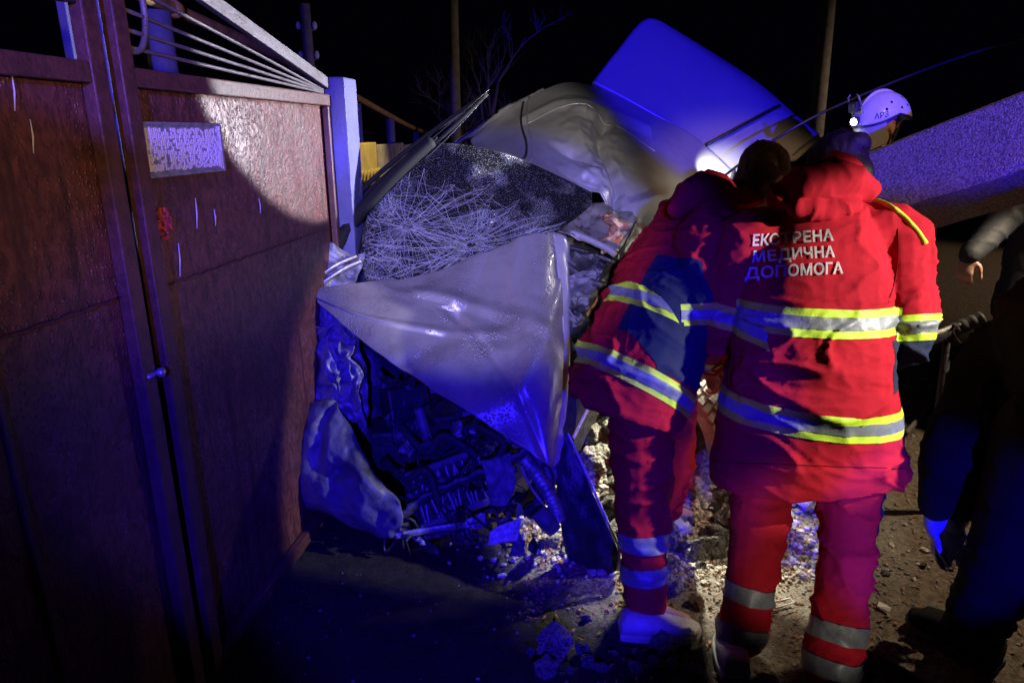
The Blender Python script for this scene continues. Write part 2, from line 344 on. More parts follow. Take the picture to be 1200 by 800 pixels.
# cracked laminated windscreen
def windscreen_mat():
    m = bpy.data.materials.new('shattered laminated glass'); m.use_nodes = True; nt = m.node_tree; b = nt.nodes['Principled BSDF']
    tc = nt.nodes.new('ShaderNodeTexCoord')
    b.inputs['Roughness'].default_value = 0.12
    def vor(scale, thr):
        n = nt.nodes.new('ShaderNodeTexNoise'); n.inputs['Scale'].default_value = 9; nt.links.new(tc.outputs['Object'], n.inputs['Vector'])
        mxv = nt.nodes.new('ShaderNodeMix'); mxv.data_type = 'RGBA'; mxv.inputs[0].default_value = 0.07
        nt.links.new(tc.outputs['Object'], mxv.inputs[6]); nt.links.new(n.outputs['Color'], mxv.inputs[7])
        v = nt.nodes.new('ShaderNodeTexVoronoi'); v.feature = 'DISTANCE_TO_EDGE'; v.inputs['Scale'].default_value = scale; nt.links.new(mxv.outputs[2], v.inputs['Vector'])
        r = nt.nodes.new('ShaderNodeMapRange'); r.inputs[1].default_value = 0.0; r.inputs[2].default_value = thr; r.inputs[3].default_value = 1; r.inputs[4].default_value = 0
        nt.links.new(v.outputs['Distance'], r.inputs[0]); return r.outputs[0]
    c = vor(110, 0.10)
    n = nt.nodes.new('ShaderNodeTexNoise'); n.inputs['Scale'].default_value = 5.5; n.inputs['Detail'].default_value = 3; nt.links.new(tc.outputs['Object'], n.inputs['Vector'])
    nr = nt.nodes.new('ShaderNodeMapRange'); nr.inputs[1].default_value = 0.47; nr.inputs[2].default_value = 0.62; nt.links.new(n.outputs['Fac'], nr.inputs[0])
    cm = nt.nodes.new('ShaderNodeMath'); cm.operation = 'MULTIPLY'; nt.links.new(c, cm.inputs[0]); nt.links.new(nr.outputs[0], cm.inputs[1])
    fine = nt.nodes.new('ShaderNodeTexNoise'); fine.inputs['Scale'].default_value = 260; fine.inputs['Detail'].default_value = 2; nt.links.new(tc.outputs['Object'], fine.inputs['Vector'])
    fr = nt.nodes.new('ShaderNodeMapRange'); fr.inputs[1].default_value = 0.60; fr.inputs[2].default_value = 0.68; fr.inputs[4].default_value = 0.5; nt.links.new(fine.outputs['Fac'], fr.inputs[0])  # pale noise spots put the glints of crushed glass into the colour
    mx1 = nt.nodes.new('ShaderNodeMath'); mx1.operation = 'MAXIMUM'; mx1.inputs[0].default_value = 0.0; nt.links.new(cm.outputs[0], mx1.inputs[1])
    mx2 = nt.nodes.new('ShaderNodeMath'); mx2.operation = 'MAXIMUM'; nt.links.new(mx1.outputs[0], mx2.inputs[0]); nt.links.new(fr.outputs[0], mx2.inputs[1])
    cr_ = nt.nodes.new('ShaderNodeMix'); cr_.data_type = 'RGBA'; cr_.inputs[6].default_value = (0.012, 0.012, 0.014, 1); cr_.inputs[7].default_value = (0.62, 0.64, 0.67, 1)
    nt.links.new(mx2.outputs[0], cr_.inputs[0]); nt.links.new(cr_.outputs[2], b.inputs['Base Color'])
    bp = nt.nodes.new('ShaderNodeBump'); bp.inputs['Strength'].default_value = 0.5; bp.inputs['Distance'].default_value = 0.004
    nt.links.new(mx2.outputs[0], bp.inputs['Height']); nt.links.new(bp.outputs[0], b.inputs['Normal'])
    return m
M['windscreen'] = windscreen_mat()
def ground_mat():
    m = bpy.data.materials.new('muddy ground'); m.use_nodes = True; nt = m.node_tree; b = nt.nodes['Principled BSDF']
    tc = nt.nodes.new('ShaderNodeTexCoord'); b.inputs['Roughness'].default_value = 0.85
    def nz(s, d=6):
        n = nt.nodes.new('ShaderNodeTexNoise'); n.inputs['Scale'].default_value = s; n.inputs['Detail'].default_value = d; n.inputs['Roughness'].default_value = 0.7
        nt.links.new(tc.outputs['Object'], n.inputs['Vector']); return n.outputs['Fac']
    def rng(x, lo, hi):
        r = nt.nodes.new('ShaderNodeMapRange'); r.inputs[1].default_value = lo; r.inputs[2].default_value = hi; nt.links.new(x, r.inputs[0]); return r.outputs[0]
    def mix(f, a, c):
        x = nt.nodes.new('ShaderNodeMix'); x.data_type = 'RGBA'; nt.links.new(f, x.inputs[0])
        for s, q in ((6, a), (7, c)):
            if isinstance(q, tuple): x.inputs[s].default_value = (*q, 1)
            else: nt.links.new(q, x.inputs[s])
        return x.outputs[2]
    soil = mix(rng(nz(22), 0.4, 0.65), (0.008, 0.007, 0.006), (0.034, 0.027, 0.020))
    sand = mix(rng(nz(45), 0.42, 0.6), (0.10, 0.07, 0.045), (0.24, 0.18, 0.12))
    dust = mix(rng(nz(60), 0.4, 0.6), (0.20, 0.185, 0.16), (0.50, 0.47, 0.41))
    sx = nt.nodes.new('ShaderNodeSeparateXYZ'); nt.links.new(tc.outputs['Object'], sx.inputs[0])
    # trodden sandy verge to the right of the wreck, plaster dust round the heap (both have shapes of their own)
    ns = nt.nodes.new('ShaderNodeMath'); ns.operation = 'MULTIPLY_ADD'; ns.inputs[1].default_value = 0.9; nt.links.new(nz(3.5), ns.inputs[0]); nt.links.new(sx.outputs[0], ns.inputs[2])
    c1 = mix(rng(ns.outputs[0], 1.0, 1.45), soil, sand)
    vm = nt.nodes.new('ShaderNodeVectorMath'); vm.operation = 'DISTANCE'; vm.inputs[1].default_value = (0.75, 2.95, 0.1); nt.links.new(tc.outputs['Object'], vm.inputs[0])
    nd = nt.nodes.new('ShaderNodeMath'); nd.operation = 'MULTIPLY_ADD'; nd.inputs[1].default_value = -0.7; nt.links.new(nz(6), nd.inputs[0]); nt.links.new(vm.outputs['Value'], nd.inputs[2])
    rv = nt.nodes.new('ShaderNodeMath'); rv.operation = 'SUBTRACT'; rv.inputs[0].default_value = 1.0; nt.links.new(rng(nd.outputs[0], 0.35, 0.75), rv.inputs[1])
    c2 = mix(rv.outputs[0], c1, dust)
    nt.links.new(c2, b.inputs['Base Color'])
    bp = nt.nodes.new('ShaderNodeBump'); bp.inputs['Strength'].default_value = 0.9; bp.inputs['Distance'].default_value = 0.02
    nt.links.new(nz(70), bp.inputs['Height']); nt.links.new(bp.outputs[0], b.inputs['Normal'])
    return m
M['ground'] = ground_mat()
# ================================================================ GROUND
def gz(x, y):
    z = 0.018*noise.noise(Vector((x*2.2, y*2.2, 0))) + 0.012*noise.noise(Vector((x*6, y*6, 3))) + 0.008*noise.noise(Vector((x*17, y*17, 7)))
    r = math.hypot((x-0.56)/0.66, (y-3.06)/0.52)
    if r < 1: z += 0.36*(1-r*r)**1.5*(0.8+0.5*noise.noise(Vector((x*5, y*5, 1))))
    far = max(0, math.hypot(x-0.6, y-2.5)-6)
    return z*(1/(1+far*0.3))
def axis_lines(lo, hi, step, far):
    a = []; x = lo
    while x < hi: a.append(x); x += step
    a.append(hi); s = step; x = hi
    while x < far: s *= 1.35; x += s; a.append(min(x, far))
    s = step; x = lo; b = []
    while x > -far: s *= 1.35; x -= s; b.append(max(x, -far))
    return b[::-1] + a
xs = axis_lines(-1.2, 2.9, 0.024, 260); ys = axis_lines(1.2, 4.6, 0.024, 260)
V = [Vector((x, y, gz(x, y))) for y in ys for x in xs]; w = len(xs)
g = mesh_obj('ground', V, [(j*w+i, j*w+i+1, (j+1)*w+i+1, (j+1)*w+i) for j in range(len(ys)-1) for i in range(w-1)], M['ground'], origin=(0, 0, 0))
struct(g)
# ================================================================ STEEL GATE
GD = Vector((0.124, 0.992, 0)).normalized(); GN = Vector((GD.y, -GD.x, 0))      # along the gate, and its outward face
G0 = Vector((-0.94, 1.77, 0))
def gp(s, z, out=0.0): return G0 + GD*s + Vector((0, 0, z)) + GN*out            # s metres along the gate
def hit_gate(px, py):
    r = ray(px, py); o = Vector((0, 0, CH)); t = (G0-o).dot(GN)/r.dot(GN); p = o+r*t
    return (p-G0).dot(GD), p.z
grot = Matrix.Rotation(math.atan2(GD.y, GD.x), 3, 'Z')
def gbox(mb, s0, s1, z0, z1, o0, o1): return mb.box(gp((s0+s1)/2, (z0+z1)/2, (o0+o1)/2), (s1-s0, o1-o0, z1-z0), grot)
def panel_mesh(s0, s1, z0, z1, seed, name, parent):
    n, m = 36, 44; V = []
    for j in range(m+1):
        for i in range(n+1):
            s = s0+(s1-s0)*i/n; z = z0+(z1-z0)*j/m
            e = min(i, n-i, 6)/6*min(j, m-j, 6)/6
            V.append(gp(s, z, e*(0.010*noise.noise(Vector((s*2.5, z*2.5, seed))) + 0.005*noise.noise(Vector((s*7, z*5, seed+4))))))
    f = [(j*(n+1)+i, j*(n+1)+i+1, (j+1)*(n+1)+i+1, (j+1)*(n+1)+i) for j in range(m) for i in range(n)]
    return solid(mesh_obj(name, V, f, M['gate'], parent), 0.003, -1)
sR = hit_gate(385, 200)[0]; sL = -0.055
# hinged leaf beside the square post
leaf = thing('gate_leaf', 'brown sheet steel gate leaf with a dotted metal plate and fanned rods on top', 'gate', gp((sL+sR)/2, 0), 'gate leaves')
ztop = 1.80
panel_mesh(sL+0.02, sR-0.01, 0.06, ztop-0.02, 1, 'panel', leaf)
for z0, z1 in ((0.05, 0.10), (ztop-0.045, ztop)): bevel(gbox(MB(), sL+0.05, sR, z0, z1, 0.004, 0.034).build('rail', M['gate_frame'], leaf, False), 0.004)
bevel(gbox(MB(), sL, sL+0.05, 0.05, 2.12, 0.002, 0.036).build('stile', M['gate_frame'], leaf, False), 0.004)
bevel(gbox(MB(), sR-0.03, sR+0.002, 0.101, ztop-0.046, 0.003, 0.030).build('stile', M['gate_frame'], leaf, False), 0.004)
# welded seam half way up
a = hit_gate(165, 345); b_ = hit_gate(388, 266); zs = (a[1]+b_[1])/2
sm = MB(); n = 60
sm.tube([gp(sL+0.052+(sR-0.032-sL-0.052)*i/n, zs+0.002*math.sin(i*1.7), 0.008) for i in range(n+1)], [0.0035+0.0012*math.sin(i*2.3) for i in range(n+1)], 6)
sm.build('weld_seam', M['gate_frame'], leaf)
# sloping top bar and fanned rods
tb = MB(); A = gp(sR-0.005, 1.845, 0.02); B = gp(sL, 2.105, 0.02)
for c in (0,):
    d = (B-A).normalized(); up = d.cross(GN).normalized()
    if up.z < 0: up = -up
    q = [A-up*0.022-GN*0.012, A+up*0.022-GN*0.012, A+up*0.022+GN*0.012, A-up*0.022+GN*0.012]
    q2 = [p + (B-A) for p in q]
    tb.add(q+q2, [(0,1,2,3),(7,6,5,4),(0,4,5,1),(1,5,6,2),(2,6,7,3),(3,7,4,0)])
bevel(tb.build('top_bar', M['gate_grey'], leaf, False), 0.003)
for k, zz in enumerate((1.99, 1.93, 1.885, 1.845)):
    e = gp(sL+0.05, zz, 0.02); m_ = gp((sL+sR)/2, 1.80+(zz-1.80)*0.56, 0.02)
    MB().tube(curve([gp(sR-0.05, 1.817+k*-0.004, 0.02), m_, e], 6), 0.0055, 7).build('rod', M['gate_grey'], leaf)
hk = curve([gp(sL+0.05, 1.835, 0.021), gp(sL+0.11, 1.85, 0.021), gp(sL+0.14, 1.93, 0.021), gp(sL+0.12, 2.03, 0.021), gp(sL+0.07, 2.08, 0.021)], 6)
MB().tube(hk, 0.008, 8).build('curved_rod', M['gate_grey'], leaf)
# dotted plate
s0, z0 = hit_gate(148, 150); s1, z1 = hit_gate(248, 148); _, zt = hit_gate(147, 104)
zb = 1.545; zt = zb + 0.125
pl = bevel(gbox(MB(), s0, s1, zb, zt, 0.012, 0.020).build('plate', M['zinc'], leaf, False), 0.002)
dots = MB(); random.seed(3)
nx, nzz = 44, 12
for i in range(nx):
    for j in range(nzz):
        if random.random() < 0.22: continue
        s = s0+0.012+(s1-s0-0.024)*(i+0.5)/nx+random.uniform(-.0015, .0015); z = zb+0.010+(zt-zb-0.02)*(j+0.5)/nzz+random.uniform(-.002, .002)
        gbox(dots, s-0.0022, s+0.0022, z-random.uniform(.003, .006), z+random.uniform(.003, .006), 0.0205, 0.0235)
dd = dots.build('raised_dot', M['paper'], pl, False); dd['kind'] = 'stuff'
fr = MB(); gbox(fr, s0-0.006, s0+0.002, zb-0.006, zt+0.006, 0.0205, 0.026); gbox(fr, s1-0.002, s1+0.006, zb-0.006, zt+0.006, 0.0205, 0.026)
gbox(fr, s0+0.003, s1-0.003, zb-0.006, zb+0.001, 0.0205, 0.025); gbox(fr, s0+0.003, s1-0.003, zt-0.001, zt+0.006, 0.0205, 0.025)
fr.build('rim', M['zinc'], pl, False)
# red daub and drips
s, z = hit_gate(188, 262); daub = MB(); random.seed(5)
for k in range(70):
    an, rr = random.uniform(0, 6.28), 0.040*math.sqrt(random.random())
    daub.ball(gp(s+rr*math.cos(an)*0.8, z+rr*math.sin(an), 0.010), (0.006, 0.006, 0.006), 6, 4)
daub.build('paint_daub', M['red_mark'], leaf)
for px, y0, y1 in ((225, 232, 268), (205, 285, 324), (247, 245, 265), (300, 232, 250)):
    s, za = hit_gate(px, y0); s2, zb2 = hit_gate(px+2, y1)
    MB().tube([gp(s, za, 0.010), gp((s+s2)/2+0.002, (za+zb2)/2, 0.011), gp(s2, zb2, 0.010)], [0.0012, 0.0022, 0.0012], 6).build('drip', M['white_drip'], leaf)
s, z = hit_gate(166, 437)
lt = MB(); lt.tube([gp(s-0.03, z, 0.035), gp(s+0.035, z, 0.035)], 0.007, 8); lt.ball(gp(s+0.012, z, 0.045), 0.013, 10, 6); lt.build('bolt', M['zinc'], leaf)
# other leaf
leaf2 = thing('gate_leaf', 'plain brown sheet steel gate leaf with rust runs, standing ajar', 'gate', gp(-0.75, 0), 'gate leaves')
s_a, s_b = -1.55, -0.105
panel_mesh(s_a+0.02, s_b-0.01, 0.06, 1.785, 9, 'panel', leaf2)
for z0, z1 in ((0.05, 0.10), (1.755, 1.80)): bevel(gbox(MB(), s_a+0.042, s_b-0.052, z0, z1, 0.004, 0.034).build('rail', M['gate_frame'], leaf2, False), 0.004)
bevel(gbox(MB(), s_b-0.05, s_b, 0.05, 2.12, 0.002, 0.036).build('stile', M['gate_frame'], leaf2, False), 0.004)
bevel(gbox(MB(), s_a, s_a+0.04, 0.05, 1.85, 0.002, 0.036).build('stile', M['gate_frame'], leaf2, False), 0.004)
bevel(gbox(MB(), s_b-0.44, s_b-0.425, 0.101, 1.754, 0.004, 0.014).build('joint_strip', M['gate_frame'], leaf2, False), 0.002)
sm = MB(); sm.tube([gp(s_a+0.05+(s_b-0.05-s_a-0.05)*i/n, zs+0.01+0.002*math.sin(i*1.7), 0.008) for i in range(n+1)], [0.0035+0.0012*math.sin(i*2.3) for i in range(n+1)], 6)
sm.build('weld_seam', M['gate_frame'], leaf2)
MB().tube([gp(s_b-0.02, 2.085, 0.02), gp(s_a, 1.84, 0.02)], 0.016, 8).build('top_bar', M['gate_grey'], leaf2)
for k, zz in enumerate((1.98, 1.92)): MB().tube([gp(s_b-0.05, zz, 0.02), gp(s_a+0.05, 1.815, 0.02)], 0.0055, 7).build('rod', M['gate_grey'], leaf2)
for px, y0, y1 in ((8, 85, 130), (30, 140, 180)):
    s, za = hit_gate(px, y0); s2, zb2 = hit_gate(px+4, y1)
    MB().tube([gp(s, za, 0.010), gp((s+s2)/2+0.002, (za+zb2)/2, 0.011), gp(s2, zb2, 0.010)], [0.001, 0.0018, 0.001], 6).build('drip', M['white_drip'], leaf2)
# square post
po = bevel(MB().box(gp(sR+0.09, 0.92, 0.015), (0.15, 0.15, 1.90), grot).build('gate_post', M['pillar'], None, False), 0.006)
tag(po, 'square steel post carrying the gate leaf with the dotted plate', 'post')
spot('added_fence_light', (-0.2, 5.6, 2.6), (-1.18, 5.8, 1.3), 150, (1.0, 0.75, 0.40), 60, 0.6, 0.05)  # added lamp without a fitting, brightens the yellow fence panel
# ================================================================ BEHIND THE GATE
pp = [P(120, -30, 3.2), P(190, 5, 4.0), P(280, 45, 5.0), P(375, 90, 6.5), P(430, 121, 8.5), P(480, 148, 12), P(500, 156, 18)]
pipe = thing('gas_pipe', 'yellow overhead gas pipe running behind the steel gate', 'pipe', (pp[2].x, pp[2].y, 0))
MB().tube(curve(pp, 6), 0.036, 12).build('pipe', M['pipe_yellow'], pipe)
d = (pp[2]-pp[1]).normalized()
for q, t in ((P(204, 11, 4.15), 0.05), (P(345, 76, 5.95), 0.043)): MB().tube([q-d*0.05, q+d*0.05], t, 12).build('coupling', M['pipe_yellow'], pipe)
for k, (px, py, Y, rr) in enumerate(((181, 6, 3.95, 0.075), (417, 118, 7.8, 0.055), (457, 137, 10, 0.06), (487, 153, 13, 0.06))):
    t = P(px, py, Y)
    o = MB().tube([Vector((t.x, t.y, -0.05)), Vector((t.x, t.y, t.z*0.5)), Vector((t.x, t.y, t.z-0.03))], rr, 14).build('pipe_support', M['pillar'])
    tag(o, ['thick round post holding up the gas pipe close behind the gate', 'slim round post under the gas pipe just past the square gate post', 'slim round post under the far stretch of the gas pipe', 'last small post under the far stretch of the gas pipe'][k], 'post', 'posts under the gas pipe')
# yard buildings seen through the gap
for x0, x1, y0, Y, lab in ((52, 84, 56, 3.4, 'narrow pale door post seen through the top of the gate'), (92, 124, 66, 3.0, 'wide pale post showing in the gap between the gate leaves')):
    a, b2 = P(x0, -60, Y), P(x1, y0, Y)
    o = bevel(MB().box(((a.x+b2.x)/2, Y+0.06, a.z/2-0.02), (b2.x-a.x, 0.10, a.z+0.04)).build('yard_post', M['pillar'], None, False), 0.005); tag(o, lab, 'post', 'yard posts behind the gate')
# concrete panel fence further along the street
def fence_panel(px0, px1, ytop, Y0, Y1, m, lab):
    a, b2 = P(px0, ytop[0], Y0), P(px1, ytop[1], Y1)
    t = thing('fence_panel', lab, 'fence', ((a.x+b2.x)/2, (a.y+b2.y)/2, 0), 'panels of the street fence')
    nrow = 5; top = (a.z+b2.z)/2; hh = top/nrow
    L = math.hypot(b2.x-a.x, b2.y-a.y); ang = math.atan2(b2.y-a.y, b2.x-a.x); rt = Matrix.Rotation(ang, 3, 'Z')
    for k in range(nrow):
        c = Vector(((a.x+b2.x)/2, (a.y+b2.y)/2, hh*(k+0.5)))
        bevel(MB().box(c, (L-0.02, 0.06, hh-0.012), rt).build('board', m, t, False), 0.008)
    if m is M['fence_yellow']:
        d = (b2-a); d.z = 0; d.normalize(); nn = Vector((d.y, -d.x, 0))
        for k in range(6):
            f = (k+0.5)/6; c = a.lerp(b2, f)
            for j in range(2):
                MB().tube(curve([Vector((c.x, c.y, top-0.30-j*0.22))+nn*0.035-d*0.05, Vector((c.x, c.y, top-0.22-j*0.22))+nn*0.05, Vector((c.x, c.y, top-0.30-j*0.22))+nn*0.035+d*0.05], 4), 0.014, 6).build('scallop', m, t)
    return t
fence_panel(412, 437, (166, 167), 5.3, 6.0, M['fence_yellow'], 'yellow ornamental fence panel close to the square gate post')
fence_panel(438, 470, (167, 168), 6.1, 7.6, M['concrete'], 'grey fence panel next to the yellow one')
fence_panel(471, 492, (168, 167), 7.8, 10.5, M['concrete'], 'last grey fence panel along the street')
# lamp / power poles and a bare tree
def pole(px, y_top, Y, r, lab, lean=0.0, arms=False):
    t = P(px, y_top, Y); root = thing('utility_pole', lab, 'pole', (t.x-lean, t.y, 0), 'upright utility poles')
    MB().tube([Vector((t.x-lean, t.y, -0.2)), Vector((t.x-lean*0.5, t.y, t.z*0.5)), t], [r*1.25, r*1.1, r], 12).build('shaft', M['wood'], root)
    if arms:
        for z in (0.35, 0.75):
            MB().tube([t+Vector((-0.12, 0, -z)), t+Vector((0.12, 0, -z))], 0.02, 6).build('bracket', M['dark_metal'], root)
            for sx_ in (-0.12, 0.12): MB().ball(t+Vector((sx_, 0, -z+0.06)), (0.04, 0.04, 0.06), 8, 6).build('insulator', M['shoe_white'], root)
pole(357, 5, 11, 0.075, 'thin far pole with insulators rising above the gas pipe', 0, True)
pole(528, -120, 13, 0.085, 'tall upright pole beside the bare tree', 0.0)
pole(986, -160, 9.5, 0.085, 'tall upright pole behind the rescuer in the white helmet', -0.15)
random.seed(11)
tb_ = P(560, 260, 15); tree = thing('bare_tree', 'leafless tree standing in the dark behind the wreck', 'tree', (tb_.x, 15, 0))
tk = MB(); cw = MB()
def branch(p, d, L, r, depth):
    n = 4; pts = [p]; q = p.copy(); dd = d.copy()
    for i in range(n):
        dd = (dd + Vector((random.uniform(-.2, .2), random.uniform(-.2, .2), random.uniform(-.08, .16)))).normalized(); q = q + dd*(L/n); pts.append(q.copy())
    (tk if depth < 1 else cw).tube(pts, [r*(1-0.6*i/n) for i in range(n+1)], 5 if depth > 1 else 8)
    if depth < 5:
        for k in range(3 if depth < 4 else 4):
            i = random.randint(1, n); nd = (dd + Vector((random.uniform(-1, 1), random.uniform(-1, 1), random.uniform(-.3, .7)))*0.9).normalized()
            branch(pts[i], nd, L*random.uniform(0.5, 0.75), r*0.5, depth+1)
branch(Vector((tb_.x, 15, -0.1)), Vector((0, 0, 1)), 1.8, 0.14, 0)
branch(Vector((tb_.x+0.05, 15, 0.9)), Vector((-0.4, 0, 1)).normalized(), 1.6, 0.08, 1); branch(Vector((tb_.x, 15, 1.2)), Vector((0.5, 0.1, 1)).normalized(), 1.6, 0.08, 1)
tk.build('trunk', M['bark'], tree); cw.build('crown', M['bark'], tree)
# ================================================================ WRECKED CAR
CF = Vector((-0.10, 2.45, 0)); CA = Vector((0.42, 0.907, 0)).normalized(); CS = Vector((CA.y, -CA.x, 0))   # front, axis to the rear, its right-hand side
def cpnt(s, w, z): return CF + CA*s + CS*w + Vector((0, 0, z))
car = thing('wrecked_car', 'crushed silver car with a shattered windscreen jammed against the steel gate', 'car', cpnt(1.6, 0, 0))
crot = Matrix.Rotation(math.atan2(CA.y, CA.x), 3, 'Z')
# body tub (sills, floor, rear quarters) behind the crumpled front
tub = MB()
prof = [(0.55, 0.22, 0.74, 0.62), (1.0, 0.20, 0.78, 0.70), (1.7, 0.20, 0.80, 0.80), (2.5, 0.20, 0.80, 0.86), (3.3, 0.22, 0.80, 0.90), (3.9, 0.28, 0.74, 0.90)]
ring = []
for (s, zl, hw, zh) in prof:
    rw = 0.18+0.62*min(1, max(0, (s-0.7)/1.6)); ring.append([cpnt(s, -hw*0.92, zl), cpnt(s, -hw, (zl+zh)/2), cpnt(s, -hw*0.94, zh), cpnt(s, rw*0.94, zh), cpnt(s, rw, (zl+zh)/2), cpnt(s, rw*0.92, zl)])
Vt = [p for r_ in ring for p in r_]
Ft = [(i*6+k, i*6+(k+1) % 6, (i+1)*6+(k+1) % 6, (i+1)*6+k) for i in range(len(ring)-1) for k in range(6)] + [(5,4,3,2,1,0), tuple(range(30, 36))]
tubo = mesh_obj('body_tub', Vt, Ft, M['dark_metal'], car, False)
# hood
hood = Sheet([[(368, 338, 2.82), (430, 331, 2.86), (500, 322, 2.92), (570, 294, 2.95), (622, 275, 2.93), (648, 272, 2.98)],
              [(369, 342, 2.80), (431, 348, 2.79), (503, 352, 2.78), (574, 350, 2.77), (630, 340, 2.75), (657, 340, 2.86)],
              [(370, 347, 2.79), (433, 368, 2.72), (507, 386, 2.66), (580, 402, 2.60), (634, 404, 2.56), (660, 404, 2.70)],
              [(371, 350, 2.78), (435, 389, 2.66), (511, 424, 2.55), (584, 456, 2.45), (638, 470, 2.41), (657, 474, 2.55)],
              [(372, 354, 2.77), (438, 410, 2.60), (515, 462, 2.45), (586, 508, 2.34), (641, 542, 2.28), (648, 548, 2.40)]])
def hood_fn(u, v, p):
    k = 0.016*math.exp(-((u*0.75+v*0.5-0.86)/0.045)**2)*(v > 0.2) - 0.02*math.exp(-((u-0.62)/0.15)**2-((v-0.35)/0.2)**2)
    def vee(a, b, c, w, h): return h*max(0.0, 1-abs(a*u+b*v-c)/w)
    k += vee(0.55, -1.0, 0.02, 0.06, 0.018)*(u > 0.35) - vee(1.0, 0.35, 0.62, 0.05, 0.016) + vee(0.3, 1.0, 0.62, 0.045, 0.012)*(u < 0.7) - vee(1.0, -0.5, 0.30, 0.04, 0.012)*(v > 0.3)
    p = p + (hood.at(u, 0.5)-p)*(0.03*noise.noise(Vector((u*14, 3, 0)))+0.02*noise.noise(Vector((u*41, 3, 0))))*max(0, (abs(v-0.5)-0.35)/0.15)
    return p + Vector((0.1, -0.75, 0.6))*(k + 0.008*noise.noise(p*7) + 0.010*max(0, 1-abs(noise.noise(p*3.5+Vector((2, 8, 5))))*5))
ho = hood.build('hood', M['silver_dew'], car, 110, 80, 0.006, fn=hood_fn)
# folded hood flange on the side
fl = Sheet([[(648, 272, 2.985), (664, 278, 3.0), (668, 300, 3.02)], [(660, 404, 2.705), (667, 404, 2.73), (668, 408, 2.78)], [(648, 548, 2.405), (655, 540, 2.43), (660, 520, 2.47)]])
fl.build('hood_edge', M['silver'], ho, 8, 30, 0.005, 0.012, 14, 3)
# windscreen
ws = Sheet([[(500, 168, 3.32), (560, 172, 3.36), (630, 196, 3.42), (694, 226, 3.48)],
            [(452, 215, 3.18), (540, 216, 3.22), (625, 232, 3.29), (692, 240, 3.36)],
            [(428, 262, 3.08), (520, 262, 3.10), (610, 262, 3.14), (672, 258, 3.20)],
            [(424, 300, 3.00), (505, 306, 2.99), (590, 292, 3.02), (648, 274, 3.06)],
            [(428, 327, 2.94), (488, 338, 2.92), (565, 312, 2.95), (636, 278, 3.00)]])
def ws_fn(u, v, p): return p + Vector((0, -0.6, 0.5))*(0.02*noise.noise(p*6) - 0.03*math.exp(-((u-0.45)/0.22)**2-((v-0.5)/0.22)**2))
wso = ws.build('windscreen', M['windscreen'], car, 60, 50, 0.006, fn=ws_fn)
random.seed(21); ck = MB()
def wsp(u, v):
    p = ws.at(u, v); p = ws_fn(u, v, p); return p + Vector((0, -0.0075, 0.004))
for cx, cy, nr_, L in ((0.14, 0.50, 22, 0.5), (0.44, 0.66, 22, 0.5), (0.28, 0.85, 24, 0.4), (0.10, 0.75, 24, 0.3)):
    for k in range(nr_):
        an = random.uniform(0, 6.283); u = cx+random.gauss(0, .05); v = cy+random.gauss(0, .05); pts = []
        ln = L*random.uniform(0.3, 1.0); st = 9
        for i in range(st):
            if not (0.01 < u < 0.99 and 0.20 < v < 0.99): break
            pts.append(wsp(u, v)); an += random.gauss(0, 0.24); u += math.cos(an)*ln/st; v += math.sin(an)*ln/st*0.9
        if len(pts) > 2: ck.tube(pts, random.choice((0.0003, 0.0004, 0.0006, 0.0009)), 3, cap=False)
    for k in range(26):
        rr = random.uniform(0.05, 0.36); a0 = random.uniform(0, 6.28); pts = []
        for i in range(7):
            an = a0+i*0.16; u = cx+rr*math.cos(an)*random.uniform(.95, 1.05); v = cy+rr*math.sin(an)*random.uniform(.95, 1.05)
            if not (0.01 < u < 0.99 and 0.22 < v < 0.99): break
            pts.append(wsp(u, v))
        if len(pts) > 2: ck.tube(pts, 0.0005, 3, cap=False)
for cx, cy, nr_, L in ((0.20, 0.52, 34, 0.42), (0.48, 0.64, 40, 0.46), (0.72, 0.72, 28, 0.3)):
    ends = []
    for k in range(nr_):
        an = 6.283*k/nr_ + random.uniform(-.08, .08); ln = L*random.uniform(0.45, 1.0); pts = []; ray_ = []
        for i in range(10):
            rr = 0.02+ln*i/9; uu = cx+math.cos(an)*rr; vv = cy+math.sin(an)*rr; an += random.gauss(0, 0.03)
            if not (0.01 < uu < 0.99 and 0.16 < vv < 0.99): break
            pts.append(wsp(uu, vv)); ray_.append((uu, vv))
        if len(pts) > 2: ck.tube(pts, random.choice((0.0004, 0.0006, 0.0009)), 3, cap=False); ends.append(ray_)
    for a_, b_2 in zip(ends, ends[1:]+ends[:1]):
        for i in range(1, min(len(a_), len(b_2))):
            if random.random() < 0.6: ck.tube([wsp(*a_[i]), wsp(*b_2[i])], 0.0004, 3, cap=False)
cko = ck.build('crack_lines', M['crack'], wso); cko['kind'] = 'stuff'
# dark frame of the windscreen: left pillar with the torn weather strips sticking up
MB().tube(curve([P(380, 330, 2.95), P(400, 278, 3.02), P(450, 218, 3.12), P(505, 166, 3.28)], 8), [0.030]*25, 8).build('windscreen_pillar', M['strip'], car)
for k, (dx, dy, e) in enumerate(((0, 0, (573, 105)), (6, 6, (571, 110)), (-7, -5, (566, 112)), (-12, -2, (556, 122)), (10, 11, (560, 124)))):
    MB().tube(curve([P(378+dx, 292+dy, 3.04), P(440+dx, 220+dy, 3.19), P(505+dx*0.8, 164+dy*0.8, 3.29), P(e[0], e[1], 3.39)], 8), [(0.010, 0.004) if k not in (0, 4) else (0.003, 0.003)]*25, 8).build('weather_strip', M['strip'] if k not in (0, 4) else M['dark_metal'], car)
drf = Sheet([[(372, 285, 3.06), (440, 212, 3.23), (512, 160, 3.33)], [(392, 300, 3.04), (446, 232, 3.21), (508, 176, 3.36)], [(420, 330, 2.97), (432, 262, 3.13), (500, 182, 3.31)]])
